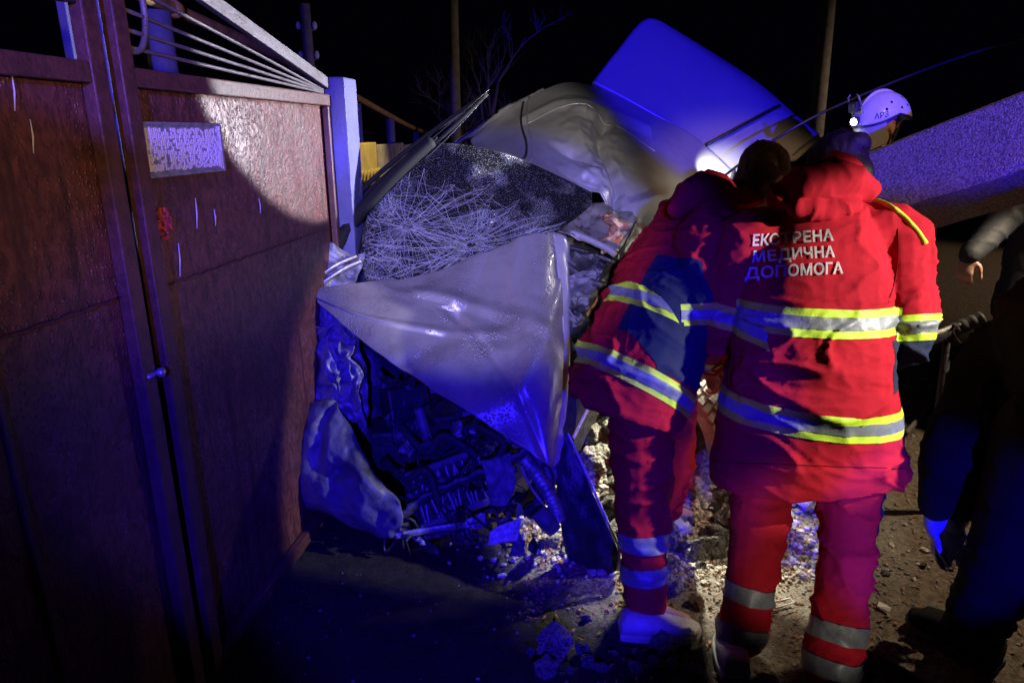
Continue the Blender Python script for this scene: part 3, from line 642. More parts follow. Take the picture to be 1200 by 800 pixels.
drf.build('door_frame', M['strip'], car, 24, 16, 0.01, 0.008, 8, 4)
# roof, crushed down and creased
roof = Sheet([[(556, 158, 4.25), (606, 124, 4.35), (662, 97, 4.45), (712, 108, 4.45), (760, 132, 4.4), (812, 160, 4.35), (862, 206, 4.2)],
              [(552, 166, 4.05), (604, 146, 4.1), (664, 126, 4.15), (716, 144, 4.12), (768, 172, 4.05), (818, 200, 4.0), (852, 232, 3.9)],
              [(556, 172, 3.80), (612, 168, 3.82), (668, 168, 3.84), (720, 184, 3.80), (772, 208, 3.76), (812, 232, 3.7), (836, 255, 3.65)],
              [(545, 174, 3.55), (612, 184, 3.58), (678, 206, 3.62), (724, 226, 3.56), (768, 246, 3.52), (800, 262, 3.48), (818, 276, 3.45)],
              [(520, 172, 3.38), (604, 190, 3.44), (692, 228, 3.52), (728, 262, 3.42), (760, 278, 3.40), (786, 288, 3.36), (804, 296, 3.32)]])
def roof_fn(u, v, p):
    # sharp kinks where the header was driven in, flat skin elsewhere
    cx = 0.47 + 0.025*math.sin(v*11) + 0.01*noise.noise(Vector((v*20, 0, 0))); on = min(1, max(0, (v-0.16)/0.12))
    k = -0.075*max(0.0, 1-abs(u-cx)/0.035)*on + 0.055*max(0.0, 1-abs(u-cx+0.075)/0.075)*on
    k += -0.055*max(0.0, 1-abs(v-0.60-0.8*(u-0.34))/0.05)*max(0, 1-abs(u-0.34)/0.09) + 0.05*max(0, 1-math.hypot((u-0.35)/0.09, (v-0.74)/0.16))
    k += 0.03*max(0.0, 1-abs(v-0.24+0.2*(u-0.2))/0.06)*(0.18 < u < 0.66)
    cz = math.exp(-((u-0.42)/0.12)**2)*on
    k += cz*(0.035*(0.5-abs(noise.noise(p*6.5+Vector((9, 2, 1))))*1.6) - 0.02*abs(noise.noise(p*15))) + 0.006*noise.noise(p*5)
    return p + Vector((0, -0.55, 0.65))*k
rf = roof.build('roof', M['silver'], car, 190, 100, 0.006, fn=roof_fn)
def on_roof(u, v, h=0.006): return roof_fn(u, v, roof.at(u, v)) + Vector((0, -0.5, 0.7))*h
MB().tube([on_roof(0.985, i/24, 0.014) for i in range(25)], [(0.022, 0.012)]*25, 8).build('roof_seal', M['rubber'], rf)
MB().tube([on_roof(0.19-0.02*i/20, i/20, 0.006) for i in range(21)], 0.007, 6).build('roof_gutter', M['black'], rf)
MB().tube([on_roof(0.21-0.02*i/20, i/20, 0.010) for i in range(21)], 0.006, 6).build('roof_trim', M['silver'], rf)
MB().tube([on_roof(0.20+0.46*i/20, 0.30-0.06*math.sin(i/20*3.1), 0.002) for i in range(21)], 0.006, 6).build('roof_seam', M['silver'], rf)
# left cant rail and side glass, behind
sd = Sheet([[(600, 122, 4.3), (640, 104, 4.45)], [(570, 140, 4.2), (604, 124, 4.35)], [(535, 168, 3.9), (556, 158, 4.25)]])
sd.build('cant_rail', M['silver'], car, 12, 18, 0.02, 0.01)
cq = Sheet([[(860, 206, 4.18), (905, 230, 4.4)], [(845, 260, 3.9), (890, 290, 4.2)], [(806, 300, 3.3), (850, 330, 3.6)]])
cq.build('quarter_panel', M['silver'], car, 10, 18, 0.01, 0.02)
# raised tailgate
tg = Sheet([[(694, 98, 4.55), (722, 62, 4.75), (757, 24, 5.0), (790, 38, 5.05)],
            [(740, 122, 4.52), (775, 92, 4.72), (812, 60, 4.95), (836, 66, 5.05)],
            [(800, 158, 4.48), (832, 128, 4.66), (866, 98, 4.86), (886, 99, 4.98)],
            [(852, 200, 4.42), (886, 168, 4.60), (918, 140, 4.78), (934, 140, 4.90)],
            [(880, 222, 4.38), (910, 198, 4.55), (942, 170, 4.70), (958, 160, 4.82)]])
tgo = tg.build('tailgate', M['tail'], car, 30, 36, 0.03)
ed = [tg.at(1, i/30)+Vector((0.004, 0, 0.004)) for i in range(31)]
MB().tube(ed, 0.014, 8).build('tailgate_rim', M['dark_metal'], tgo)
MB().tube([P(868, 192, 4.3), P(930, 186, 4.5), P(958, 162, 4.78)], 0.02, 8).build('tailgate_rim', M['silver'], tgo)
MB().tube([P(828, 170, 4.36), P(872, 146, 4.55), P(914, 124, 4.72)], 0.011, 8).build('dark_rod', M['black'], car)  # black rod laid across the raised tailgate
# header / torn pillar area right of the windscreen
tn = Sheet([[(690, 236, 3.46), (724, 246, 3.4), (756, 258, 3.3), (790, 288, 3.2)], [(668, 256, 3.28), (708, 264, 3.24), (742, 276, 3.16), (776, 300, 3.1)], [(652, 272, 3.10), (694, 284, 3.08), (728, 298, 3.02), (756, 318, 2.98)]])
tn.build('torn_pillar', M['bare'], car, 40, 24, 0.006, 0.03, 11, 5)
rs = Sheet([[(704, 250, 3.30), (740, 262, 3.22)], [(712, 268, 3.17), (730, 276, 3.12)], [(706, 290, 3.06), (722, 296, 3.0)]])
rs.build('scorched_edge', M['rust'], car, 14, 16, 0.006, 0.035, 20, 8)
for k, (a, b2, c, m_, r_) in enumerate((
    ((650, 285, 3.05), (700, 300, 2.98), (752, 322, 2.92), 'black', .012), ((668, 272, 3.14), (712, 292, 3.02), (740, 318, 2.94), 'silver', .016),
    ((745, 262, 3.2), (730, 292, 3.02), (700, 330, 2.9), 'black', .014), ((652, 300, 3.0), (690, 330, 2.92), (740, 340, 2.86), 'dark_metal', .02),
    ((655, 300, 2.98), (664, 340, 2.9), (672, 395, 2.85), 'bare', .010), ((730, 300, 3.0), (700, 352, 2.88), (664, 400, 2.8), 'rust', .009),
    ((770, 290, 3.1), (735, 320, 2.96), (712, 350, 2.9), 'silver', .014), ((655, 330, 2.95), (700, 322, 2.95), (742, 300, 3.0), 'black', .022))):
    MB().tube(curve([P(*a), P(*b2), P(*c)], 6), [(r_, r_*0.55)]*13, 7).build('bent_strip', M[m_], car)
for k, g_ in enumerate((
    [[(658, 290, 3.02), (720, 306, 2.96)], [(664, 330, 2.95), (722, 345, 2.88)], [(676, 372, 2.88), (700, 376, 2.84)]],
    [[(668, 322, 2.90), (700, 316, 2.92)], [(672, 350, 2.86), (704, 345, 2.86)]],
    [[(650, 350, 2.84), (690, 368, 2.80)], [(655, 385, 2.80), (682, 396, 2.76)], [(660, 410, 2.76), (672, 420, 2.74)]])):
    Sheet(g_).build('torn_trim', M['black'] if k != 1 else M['bluepart'], car, 20, 20, 0.005, 0.035, 10, 20+k)
inn = Sheet([[(640, 270, 3.4), (800, 290, 3.6)], [(645, 350, 3.2), (800, 370, 3.3)], [(650, 430, 3.05), (790, 440, 3.15)]])
inn.build('door_shell', M['black'], car, 20, 20, 0.02, 0.04, 5, 2)
# left wing, crumpled concertina
for k, g_ in enumerate((
    [[(352, 300, 2.92), (392, 285, 2.96), (428, 300, 2.96)], [(358, 345, 2.84), (380, 340, 2.86), (412, 345, 2.88)], [(368, 400, 2.76), (392, 398, 2.74), (420, 400, 2.78)]],
    [[(362, 380, 2.80), (392, 385, 2.72), (418, 395, 2.74)], [(362, 430, 2.74), (392, 430, 2.66), (425, 440, 2.68)], [(360, 488, 2.66), (396, 486, 2.58), (430, 500, 2.60)]],
    [[(396, 400, 2.66), (412, 402, 2.64)], [(404, 440, 2.60), (424, 444, 2.58)], [(416, 500, 2.52), (430, 510, 2.50)]])):
    Sheet(g_).build('front_wing', M['wing'], car, 40, 44, 0.004, 0.045, 13, 30+k)
for k, (a, b2, c) in enumerate((((330, 370, 2.9), (348, 352, 2.88), (372, 345, 2.84)), ((328, 385, 2.9), (345, 372, 2.86), (370, 365, 2.82)), ((335, 350, 2.92), (355, 342, 2.9), (375, 320, 2.9)), ((366, 332, 2.88), (392, 312, 2.9), (418, 300, 2.94)), ((372, 336, 2.86), (402, 316, 2.9), (424, 306, 2.93)))):
    MB().tube(curve([P(*a), P(*b2), P(*c)], 6), [(0.009, 0.003)]*13, 6).build('metal_shred', M['wing'] if k < 3 else M['bare'], car)
# front bumper cover hanging down
bc = Sheet([[(366, 470, 2.62), (388, 470, 2.56), (408, 500, 2.50), (436, 545, 2.42)],
            [(338, 512, 2.60), (370, 510, 2.50), (410, 530, 2.42), (452, 570, 2.35)],
            [(320, 552, 2.58), (362, 556, 2.44), (422, 568, 2.34), (470, 590, 2.30)],
            [(342, 584, 2.54), (378, 590, 2.42), (428, 604, 2.33), (470, 618, 2.29)],
            [(392, 604, 2.52), (414, 616, 2.44), (440, 626, 2.36), (464, 630, 2.31)]])
def bc_fn(u, v, p):
    return p + Vector((-0.2, -0.9, 0.2))*(0.02*noise.noise(p*8) - 0.035*math.exp(-((u-0.55)/0.1)**2-((v-0.45)/0.05)**2) - 0.04*math.exp(-((u-0.36)/0.05)**2)*(v < 0.5))
bco = bc.build('bumper_cover', M['bluepart'], car, 54, 50, 0.005, 0.022, 9, 12, fn=bc_fn)
for k, (pts, wd_) in enumerate(((((362, 458), (350, 474), (345, 488)), .014), (((346, 500), (334, 520), (320, 545)), .008), (((322, 566), (326, 585), (318, 606), (304, 634)), .016), (((330, 580), (342, 586)), .014))):
    o = MB().tube(curve([P(x, y, 2.63-0.0002*(y-450)) for x, y in pts], 6), [(wd_*(1-0.5*abs(i/(6*(len(pts)-1))-0.4)), 0.003) for i in range(6*(len(pts)-1)+1)], 6, side=(1, 0, 0.3)).build('lamp_shard', M['lens'], car)
# engine bay: radiator carrier, cross member, engine, hoses, lamp housing
MB().tube(curve([P(470, 606, 2.36), P(500, 582, 2.40), P(550, 560, 2.43), P(600, 538, 2.44), P(632, 518, 2.46)], 8), [(0.024+0.007*math.sin(i*1.9), 0.014+0.004*math.sin(i*2.7)) for i in range(33)], 10).build('bumper_beam', M['dark_metal'], car)
MB().tube(curve([P(462, 628, 2.34), P(520, 618, 2.36), P(570, 612, 2.36)], 8), [(0.016, 0.006)]*17, 8).build('lower_brace', M['alu'], car)
fw = Sheet([[(400, 390, 3.0), (520, 400, 2.95), (645, 420, 2.95)], [(410, 480, 2.85), (520, 480, 2.85), (650, 490, 2.85)], [(430, 560, 2.75), (520, 570, 2.75), (650, 580, 2.75)], [(450, 640, 2.62), (540, 650, 2.65), (660, 650, 2.65)]])
fw.build('firewall', M['black'], car, 24, 24, 0.01, 0.04, 6, 44)
eng = MB()
for (x, y, Y, sz, a) in ((500, 500, 2.70, (0.26, 0.2, 0.2), 20), (555, 520, 2.66, (0.18, 0.2, 0.14), 35), (455, 520, 2.66, (0.14, 0.14, 0.18), 10), (600, 560, 2.62, (0.16, 0.12, 0.12), 50)):
    eng.box(P(x, y, Y), sz, Matrix.Rotation(R(a), 3, 'Z') @ Matrix.Rotation(R(a*0.5), 3, 'X'))
eo = bevel(eng.build('engine', M['dark_metal'], car, False), 0.012, 3)
for k in range(9):
    p = P(530+k*5.2, 510+k*3, 2.56); MB().box(p, (0.010, 0.05, 0.055), Matrix.Rotation(R(30), 3, 'Y')).build('cooling_fin', M['dark_metal'], eo, False)
MB().tube(curve([P(490, 478, 2.55), P(498, 505, 2.52), P(506, 530, 2.5)], 6), 0.022, 10).build('intake_pipe', M['bluepart'], car)
hose = curve([P(612, 536, 2.42), P(632, 560, 2.40), P(648, 588, 2.38), P(655, 610, 2.36)], 16)
MB().tube(hose, [0.030 if i % 3 else 0.024 for i in range(len(hose))], 12).build('corrugated_hose', M['alu'], car)
MB().tube([P(630, 598, 2.34), P(642, 612, 2.33), P(650, 622, 2.32)], [0.034, 0.036, 0.03], 14).build('canister', M['bluepart'], car)
MB().tube(curve([P(610, 545, 2.38), P(622, 570, 2.36), P(636, 590, 2.34)], 6), 0.006, 6).build('fuel_line', M['alu'], car)
for k, g_ in enumerate((
    [[(565, 540, 2.40), (600, 528, 2.42)], [(572, 575, 2.37), (604, 568, 2.38)], [(575, 590, 2.36), (596, 592, 2.36)]],
    [[(575, 620, 2.30), (612, 606, 2.33)], [(574, 640, 2.28), (606, 632, 2.28)]],
    [[(604, 610, 2.32), (618, 634, 2.29)], [(598, 650, 2.26), (614, 652, 2.26)]],
    [[(545, 606, 2.36), (568, 600, 2.38)], [(540, 616, 2.34), (566, 618, 2.34)]])):
    Sheet(g_).build('lamp_housing', M['bluepart'] if k % 2 == 0 else M['lens'] if k == 1 else M['alu'], car, 16, 16, 0.004, 0.016, 16, 50+k)
for k, g_ in enumerate((
    [[(622, 470, 2.50), (646, 500, 2.46)], [(612, 530, 2.46), (652, 560, 2.42)], [(626, 570, 2.44), (650, 585, 2.42)]],
    [[(470, 560, 2.46), (520, 545, 2.50)], [(480, 600, 2.42), (540, 590, 2.44)], [(500, 630, 2.40), (560, 625, 2.40)]],
    [[(440, 430, 2.66), (470, 450, 2.64)], [(452, 480, 2.58), (490, 490, 2.58)], [(470, 530, 2.52), (500, 530, 2.52)]])):
    Sheet(g_).build('inner_panel', M['dark_metal'] if k else M['bluepart'], car, 22, 22, 0.005, 0.045, 11, 60+k)
random.seed(33)
for k in range(16):
    x, y = random.uniform(455, 640), random.uniform(545, 640); Y = 2.42-0.0006*(y-545)
    pts = [P(x, y, Y)]
    for i in range(4): pts.append(P(x+random.uniform(-30, 30), y+random.uniform(-22, 26), Y+random.uniform(-.04, .03)))
    MB().tube(curve(pts, 5), random.choice((0.003, 0.004, 0.006)), 6).build('cable', M[random.choice(['cable', 'cable', 'dark_metal'])], car)
random.seed(91)
for k in range(75):
    x, y = random.uniform(455, 650), random.uniform(440, 655)
    if y < 400+0.62*(x-440)-8 and x < 640: y = 400+0.62*(x-440)+random.uniform(25, 90)
    if y > 662: y = 662-random.uniform(0, 40)
    Y = 2.56-0.0011*(y-450)+random.uniform(-.03, .05); w1, h1 = random.uniform(6, 22), random.uniform(5, 16); a = random.uniform(0, 3.14); ca, sa = math.cos(a), math.sin(a)
    cs = [(x+ca*i-sa*j, y+sa*i+ca*j, Y+random.uniform(-.04, .04)) for j in (-h1/2, h1/2) for i in (-w1/2, 0, w1/2)]
    Sheet([cs[:3], cs[3:]]).build('torn_piece', M[random.choice(['black', 'dark_metal', 'black', 'bluepart', 'black', 'strip', 'dark_metal', 'alu'])], car, 10, 8, 0.003, 0.035, 22, k)
# radiator with its fan, battery, thick hoses
rc = P(540, 566, 2.50); rr_ = Matrix.Rotation(R(24), 3, 'Z') @ Matrix.Rotation(R(-22), 3, 'X') @ Matrix.Rotation(R(-9), 3, 'Y')
rad_ = bevel(MB().box(rc, (0.40, 0.03, 0.20), rr_).build('radiator', M['black'], car, False), 0.006)
for k in range(17): MB().box(rc + rr_ @ Vector((-0.19+0.38*k/16, -0.019, 0)), (0.006, 0.012, 0.185), rr_ @ Matrix.Rotation(R(8*math.sin(k*2.1)), 3, 'Y')).build('radiator_fin', M['alu'], rad_, False)
for zz in (-0.105, 0.105): bevel(MB().box(rc + rr_ @ Vector((0, -0.004, zz)), (0.43, 0.05, 0.03), rr_).build('radiator_tank', M['bluepart'], rad_, False), 0.008)
fc_ = rc + rr_ @ Vector((-0.03, 0.06, 0.12))
MB().tube([fc_ + rr_ @ Vector((0.10*math.cos(t), 0, 0.10*math.sin(t))) for t in [6.2832*i/28 for i in range(29)]], [(0.012, 0.006)]*29, 6).build('fan_ring', M['black'], car)
for k in range(7):
    t = 6.2832*k/7; MB().box(fc_ + rr_ @ Vector((0.05*math.cos(t), 0, 0.05*math.sin(t))), (0.09, 0.004, 0.028), rr_ @ Matrix.Rotation(-t, 3, 'Y') @ Matrix.Rotation(R(28), 3, 'X')).build('fan_blade', M['dark_metal'], car, False)
bt = P(474, 470, 2.62); bevel(MB().box(bt, (0.17, 0.13, 0.13), Matrix.Rotation(R(30), 3, 'Z') @ Matrix.Rotation(R(-14), 3, 'X')).build('battery', M['black'], car, False), 0.008)
for a_, b_2, c_2, d_2 in (((470, 500, 2.5), (500, 530, 2.44), (520, 510, 2.48), (560, 535, 2.44)), ((560, 500, 2.5), (590, 520, 2.44), (575, 552, 2.42), (600, 575, 2.4)), ((450, 540, 2.5), (476, 560, 2.42), (500, 552, 2.42), (514, 590, 2.38))):
    MB().tube(curve([P(*a_), P(*b_2), P(*c_2), P(*d_2)], 8), 0.016, 10).build('coolant_hose', M['rubber'], car)
# front wheel, dusty, turned out
wc = Vector((0.90, 3.02, 0.34)); wa = Vector((0.90, 0.30, 0.30)).normalized(); e1 = wa.orthogonal().normalized(); e2 = wa.cross(e1)
def wheel_ring(r, o): return [wc + wa*o + (e1*math.cos(2*math.pi*k/48)+e2*math.sin(2*math.pi*k/48))*r for k in range(48)]
prof = [(0.19, -0.095), (0.255, -0.10), (0.29, -0.088), (0.302, -0.06), (0.302, 0.06), (0.29, 0.088), (0.255, 0.10), (0.19, 0.095)]
Vw = [p for r_, o_ in prof for p in wheel_ring(r_, o_)]
Fw = [(i*48+k, i*48+(k+1) % 48, (i+1)*48+(k+1) % 48, (i+1)*48+k) for i in range(len(prof)-1) for k in range(48)]
wh = mesh_obj('wheel', [p for r_, o_ in ((0.185, -0.08), (0.185, 0.07), (0.06, 0.05)) for p in wheel_ring(r_, o_)], [(i*48+k, i*48+(k+1) % 48, (i+1)*48+(k+1) % 48, (i+1)*48+k) for i in range(2) for k in range(48)] + [tuple(range(96, 144))], M['alu'], car)
ty = mesh_obj('tyre', Vw, Fw, M['dusty_tyre'], wh)
tr = MB()
for k in range(44):
    a = 2*math.pi*k/44
    for j, o_ in enumerate((-0.072, -0.026, 0.026, 0.072)):
        aa = a + (0.05 if j % 2 else 0)
        rd = e1*math.cos(aa)+e2*math.sin(aa); tg_ = wa.cross(rd)
        tr.box(wc + rd*(0.305 if abs(o_) < .05 else 0.298) + wa*o_, (0.012, 0.030, 0.038), Matrix((rd, tg_, wa)).transposed() @ Matrix.Rotation(R(18 if j < 2 else -18), 3, 'X'))
tro = tr.build('tread_blocks', M['dusty_tyre'], wh, False); tro['kind'] = 'stuff'
# loose dark panel with a bare edge leaning out of the rubble
lp_ = Sheet([[(648, 486, 2.56), (664, 508, 2.53)], [(650, 540, 2.50), (688, 560, 2.44)], [(656, 600, 2.42), (710, 610, 2.34)], [(668, 664, 2.34), (724, 642, 2.28)], [(690, 690, 2.28), (722, 668, 2.26)]])
pn = thing('loose_panel', 'dark torn plastic panel leaning between the car front and the rubble', 'panel', tuple(G(700, 690)))
pno = lp_.build('sheet', M['black'], pn, 14, 40, 0.008, 0.015, 9, 71)
MB().tube([lp_.at(1, i/24)+Vector((0.004, -0.006, 0.004)) for i in range(25)], [(0.007, 0.004)]*25, 7).build('torn_edge', M['lens'], pn)
# ================================================================ FALLEN CONCRETE POLE
fa, fb = P(840, 292, 3.42), P(1330, 130, 2.25)
fp = thing('fallen_pole', 'broken concrete utility pole fallen across the wreck', 'pole', (fb.x, fb.y, 0))
d = (fb-fa).normalized(); fb = fa + d*4.2; up = Vector((0, 0, 1)); sdv = d.cross(up).normalized(); uv = sdv.cross(d).normalized()
# section tilted so that the top face and the near face both show
tw = R(24); e1 = sdv*math.cos(tw)+uv*math.sin(tw); e2 = -sdv*math.sin(tw)+uv*math.cos(tw)
nn_ = 70; Vp = []; sec = [(-1, -1), (-0.86, -1.0), (0.86, -1), (1, -0.86), (1, 0.86), (0.86, 1), (-0.86, 1), (-1, 0.86)]
for i in range(nn_+1):
    t = i/nn_; c = fa.lerp(fb, t); h = 0.135+0.035*t; b2 = 0.125+0.03*t
    for (a_, q_) in sec:
        p = c + e1*a_*b2 + e2*q_*h
        Vp.append(p + Vector((1, 1, 1))*0.004*noise.noise(p*14) + noise.noise_vector(p*4)*0.006 + (noise.noise_vector(p*9)*0.05 if i in (0, nn_) else Vector((0, 0, 0))))
Fp = [(i*8+k, i*8+(k+1) % 8, (i+1)*8+(k+1) % 8, (i+1)*8+k) for i in range(nn_) for k in range(8)] + [(7,6,5,4,3,2,1,0), tuple(range(nn_*8, nn_*8+8))]
mesh_obj('shaft', Vp, Fp, M['pole_concrete'], fp, False)
# the stump that still carries its broken end, outside the picture
MB().tube([Vector((fb.x, fb.y, -0.3)), Vector((fb.x, fb.y, fb.z*0.6)), Vector((fb.x, fb.y, fb.z-0.10))], [0.2, 0.18, 0.17], 10).build('stump', M['pole_concrete'], fp, False)
for k in range(4): MB().tube([fb-d*0.05+e1*0.08*(-1)**k+e2*(0.06 if k > 1 else -0.06), fb+d*0.14+noise.noise_vector(Vector((k, 2, 3)))*0.08-Vector((0, 0, 0.08))], 0.007, 6).build('rebar', M['rust'], fp)
# torn overhead wire
wr = curve([P(815, 235, 3.9), P(862, 196, 3.8), P(930, 150, 3.7), P(1000, 116, 3.75), P(1100, 76, 3.9), P(1200, 44, 4.1), P(1330, 10, 4.5)], 8)
tag(MB().tube(wr, 0.007, 6).build('fallen_wire', M['cable']), 'black torn wire running above the white helmet down to the car roof', 'wire')
# ================================================================ PEOPLE
def frame(f, u):
    f = Vector(f).normalized(); u = Vector(u); u = (u - f*u.dot(f)).normalized(); r = f.cross(u); return f, u, r
def head(mb, c, f, u, s=1.0):
    c = Vector(c); f, u, r = frame(f, u); rot = Matrix((r, f, u)).transposed()
    B = lambda x, y, z, a, b, h, seg=16: mb.ball(c + r*x*s + f*y*s + u*z*s, (a*s, b*s, h*s), seg, 10, rot)
    B(0, -0.012, 0.035, 0.074, 0.094, 0.088); B(0, 0.022, -0.025, 0.060, 0.066, 0.086); B(0, 0.050, -0.088, 0.030, 0.030, 0.026)
    B(0, 0.078, 0.030, 0.046, 0.018, 0.016); B(0, 0.094, -0.018, 0.013, 0.018, 0.026); B(0, 0.106, -0.032, 0.016, 0.013, 0.011)
    B(0, 0.084, -0.060, 0.024, 0.012, 0.008); B(0, 0.080, -0.072, 0.020, 0.012, 0.008)
    for sg in (-1, 1):
        B(sg*0.040, 0.058, -0.028, 0.022, 0.022, 0.024); B(sg*0.076, -0.006, -0.004, 0.008, 0.020, 0.032); B(sg*0.034, 0.040, -0.075, 0.026, 0.036, 0.022)
def hand(mb, w, d, nrm, side, curl=0.5, s=1.0):
    """palm and five fingers; nrm points out of the palm, thumb on `side`"""
    w = Vector(w); d = Vector(d).normalized(); nrm = Vector(nrm); nrm = (nrm - d*nrm.dot(d)).normalized(); t = d.cross(nrm)*side
    mb.limb([w - d*0.02*s, w + d*0.035*s, w + d*0.085*s], [(0.026*s, 0.018*s), (0.038*s, 0.015*s), (0.041*s, 0.013*s)], side=t, seg=12)
    for k, (o, L) in enumerate(((0.030, 0.072), (0.010, 0.082), (-0.010, 0.076), (-0.030, 0.060))):
        p = w + d*0.082*s + t*o*s; dd = d.copy() + t*o*1.5; pts = [p - d*0.02*s]
        for j, f in enumerate((0.45, 0.32, 0.23)):
            a = curl*(0.5+0.35*j); dd = (dd*math.cos(a) + nrm*math.sin(a)).normalized(); pts.append(pts[-1] + dd*L*s*f*(1.35 if j == 0 else 1))
        mb.limb(pts, [0.0095*s, 0.0092*s, 0.0084*s, 0.0072*s], seg=8, sub=3)
    p = w + d*0.022*s + t*0.026*s; th = (t*0.75 + d*0.7 + nrm*0.25).normalized(); th2 = (t*0.2 + d*1.0 + nrm*(0.3+curl*0.5)).normalized()
    mb.limb([p - t*0.012*s, p + th*0.035*s, p + th*0.036*s + th2*0.032*s, p + th*0.036*s + th2*0.058*s], [0.013*s, 0.0115*s, 0.0105*s, 0.008*s], seg=8, sub=3)
def body(J, parent, m, voxel=0.009, hands=True, curl=0.6):
    mb = MB(); sd = (J['shR'] - J['shL']).normalized()
    mb.limb([J['pelvis'], (J['pelvis']+J['chest'])/2, J['chest'], J['neck']-(J['neck']-J['chest'])*0.25], [(0.15, 0.10), (0.125, 0.09), (0.15, 0.10), (0.08, 0.07)], side=sd)
    mb.limb([J['chest']*0.3+J['neck']*0.7, J['neck'], J['head']], [0.055, 0.052, 0.05])
    for k in 'LR':
        mb.limb([J['neck']*0.4+J['sh'+k]*0.6, J['sh'+k], J['el'+k], J['wr'+k]], [0.05, 0.052, 0.040, 0.026])
        mb.limb([J['pelvis']*0.3+J['hip'+k]*0.7, J['hip'+k]*0.6+J['kn'+k]*0.4, J['kn'+k], J['kn'+k]*0.6+J['an'+k]*0.4, J['an'+k]], [0.085, 0.078, 0.052, 0.050, 0.034])
        mb.limb([J['an'+k], J['an'+k]*0.5+J['toe'+k]*0.5-Vector((0, 0, 0.015)), J['toe'+k]], [0.036, 0.036, 0.028])
        if hands:
            d = (J['wr'+k]-J['el'+k]).normalized(); hd = J.get('hd'+k, d)
            hand(mb, J['wr'+k], hd, J.get('pn'+k, (J['pelvis']-J['wr'+k])), 1 if k == 'L' else -1, curl)
    head(mb, J['head'], J['hf'], J['hu'])
    v, f = remesh(mb, voxel, 3)
    return mesh_obj('body', v, f, m, parent)
def shoe(name, heel, toe, parent, m, sole, width=0.046, h=0.075):
    heel, toe = Vector(heel), Vector(toe); d = toe-heel; L = d.length; d.normalize(); s = d.cross(Vector((0, 0, 1))).normalized()
    up = Vector((0, 0, 1)); V = []; n = 14; seg = 16
    for i in range(n+1):
        t = i/n; c = heel + d*L*t; w = width*(0.72+0.34*math.sin(math.pi*min(1, t*0.75+0.12)))*(1 if t < 0.85 else math.sqrt(max(0.05, 1-((t-0.85)/0.16)**2)))
        hh = h*(1.0 if t < 0.35 else 1-0.50*((t-0.35)/0.65)**0.9)*(1 if t > 0.04 else 0.8)*(1 if t < 0.92 else 0.7)
        for k in range(seg):
            a = 2*math.pi*k/seg; x = math.copysign(abs(math.cos(a))**0.75, math.cos(a))*w; z = 0.02+hh*0.5+math.copysign(abs(math.sin(a))**0.7, math.sin(a))*hh*0.5
            V.append(c + s*x + up*z)
    Fc = [(i*seg+k, i*seg+(k+1) % seg, (i+1)*seg+(k+1) % seg, (i+1)*seg+k) for i in range(n) for k in range(seg)] + [tuple(range(seg-1, -1, -1)), tuple(range(n*seg, n*seg+seg))]
    o = mesh_obj(name, V, Fc, m, parent)
    V = []; pr = []
    for i in range(n+1):
        t = i/n; w = (width+0.005)*(0.74+0.34*math.sin(math.pi*min(1, t*0.75+0.12)))*(1 if t < 0.85 else math.sqrt(max(0.06, 1-((t-0.85)/0.165)**2)))
        c = heel - d*0.006 + d*(L+0.012)*t
        for sx_, z in ((-1, 0.0), (1, 0.0), (1, 0.028), (-1, 0.028)): V.append(c + s*w*sx_ + up*(z + (0.012*(t-0.8)/0.2 if t > 0.8 else 0)))
    Fc = [(i*4+k, i*4+(k+1) % 4, (i+1)*4+(k+1) % 4, (i+1)*4+k) for i in range(n) for k in range(4)] + [(3,2,1,0), tuple(range(n*4, n*4+4))]
    bevel(mesh_obj('sole', V, Fc, sole, o, False), 0.006)
    return o
def clothes(name, mb, m, parent, voxel=0.011, fold=None, smooth=5):
    v, f = remesh(mb, voxel, smooth, fold); return (v, f), mesh_obj(name, v, f, m, parent)
def tape(src, co, axis, w, parent, keep=None, lime=True, extra=()):
    if lime: band(src, co, axis, w, M['lime'], 'lime_tape', parent, keep, 0.0022, extra)
    band(src, co, axis, w*(0.44 if lime else 1), M['reflex'], 'reflective_tape', parent, keep, 0.0038, extra)
def hair(name, c, f, u, parent, m, s=1.0, bun=True, seed=1, n=750):
    c = Vector(c); f, u, r = frame(f, u); rot = Matrix((r, f, u)).transposed(); mb = MB(); random.seed(seed)
    mb.ball(c - f*0.020*s + u*0.040*s, (0.086*s, 0.100*s, 0.092*s), 18, 12, rot); mb.ball(c - f*0.045*s - u*0.02*s, (0.078*s, 0.066*s, 0.085*s), 16, 10, rot)
    if bun: mb.ball(c - f*0.105*s + u*0.045*s + r*0.01, (0.046*s, 0.036*s, 0.040*s), 14, 9, rot)
    v, fc = remesh(mb, 0.008, 3, lambda p, nn: 0.0055*noise.noise((p-c)*Matrix.Diagonal((60, 60, 60)) if False else Vector(((p-c).dot(r)*90, (p-c).dot(f)*18, (p-c).dot(u)*22))))
    bv = BVHTree.FromPolygons(v, fc); st = MB(); st.v = [Vector(q) for q in v]; st.f = list(fc)
    for k in range(n):   # strands drawn back over the cap
        a = random.uniform(-1.35, 1.35); b0 = random.uniform(0.6, 1.3); pts = []
        for i in range(6):
            b = b0 + i*0.24; dirn = (f*math.cos(b)*math.cos(a*0.8) + r*math.sin(a) + u*math.sin(b)*math.cos(a*0.8)).normalized()
            hit = bv.ray_cast(c + dirn*0.4, -dirn)
            if hit[0] is not None: pts.append(hit[0] + dirn*random.uniform(0.0005, 0.006) + noise.noise_vector(Vector((k, i*0.4, 0)))*0.003)
        if len(pts) > 3: st.tube(pts, [0.0017]*(len(pts)-1)+[0.0005], 3, cap=False)
    return st.build(name, m, parent)
V3 = Vector
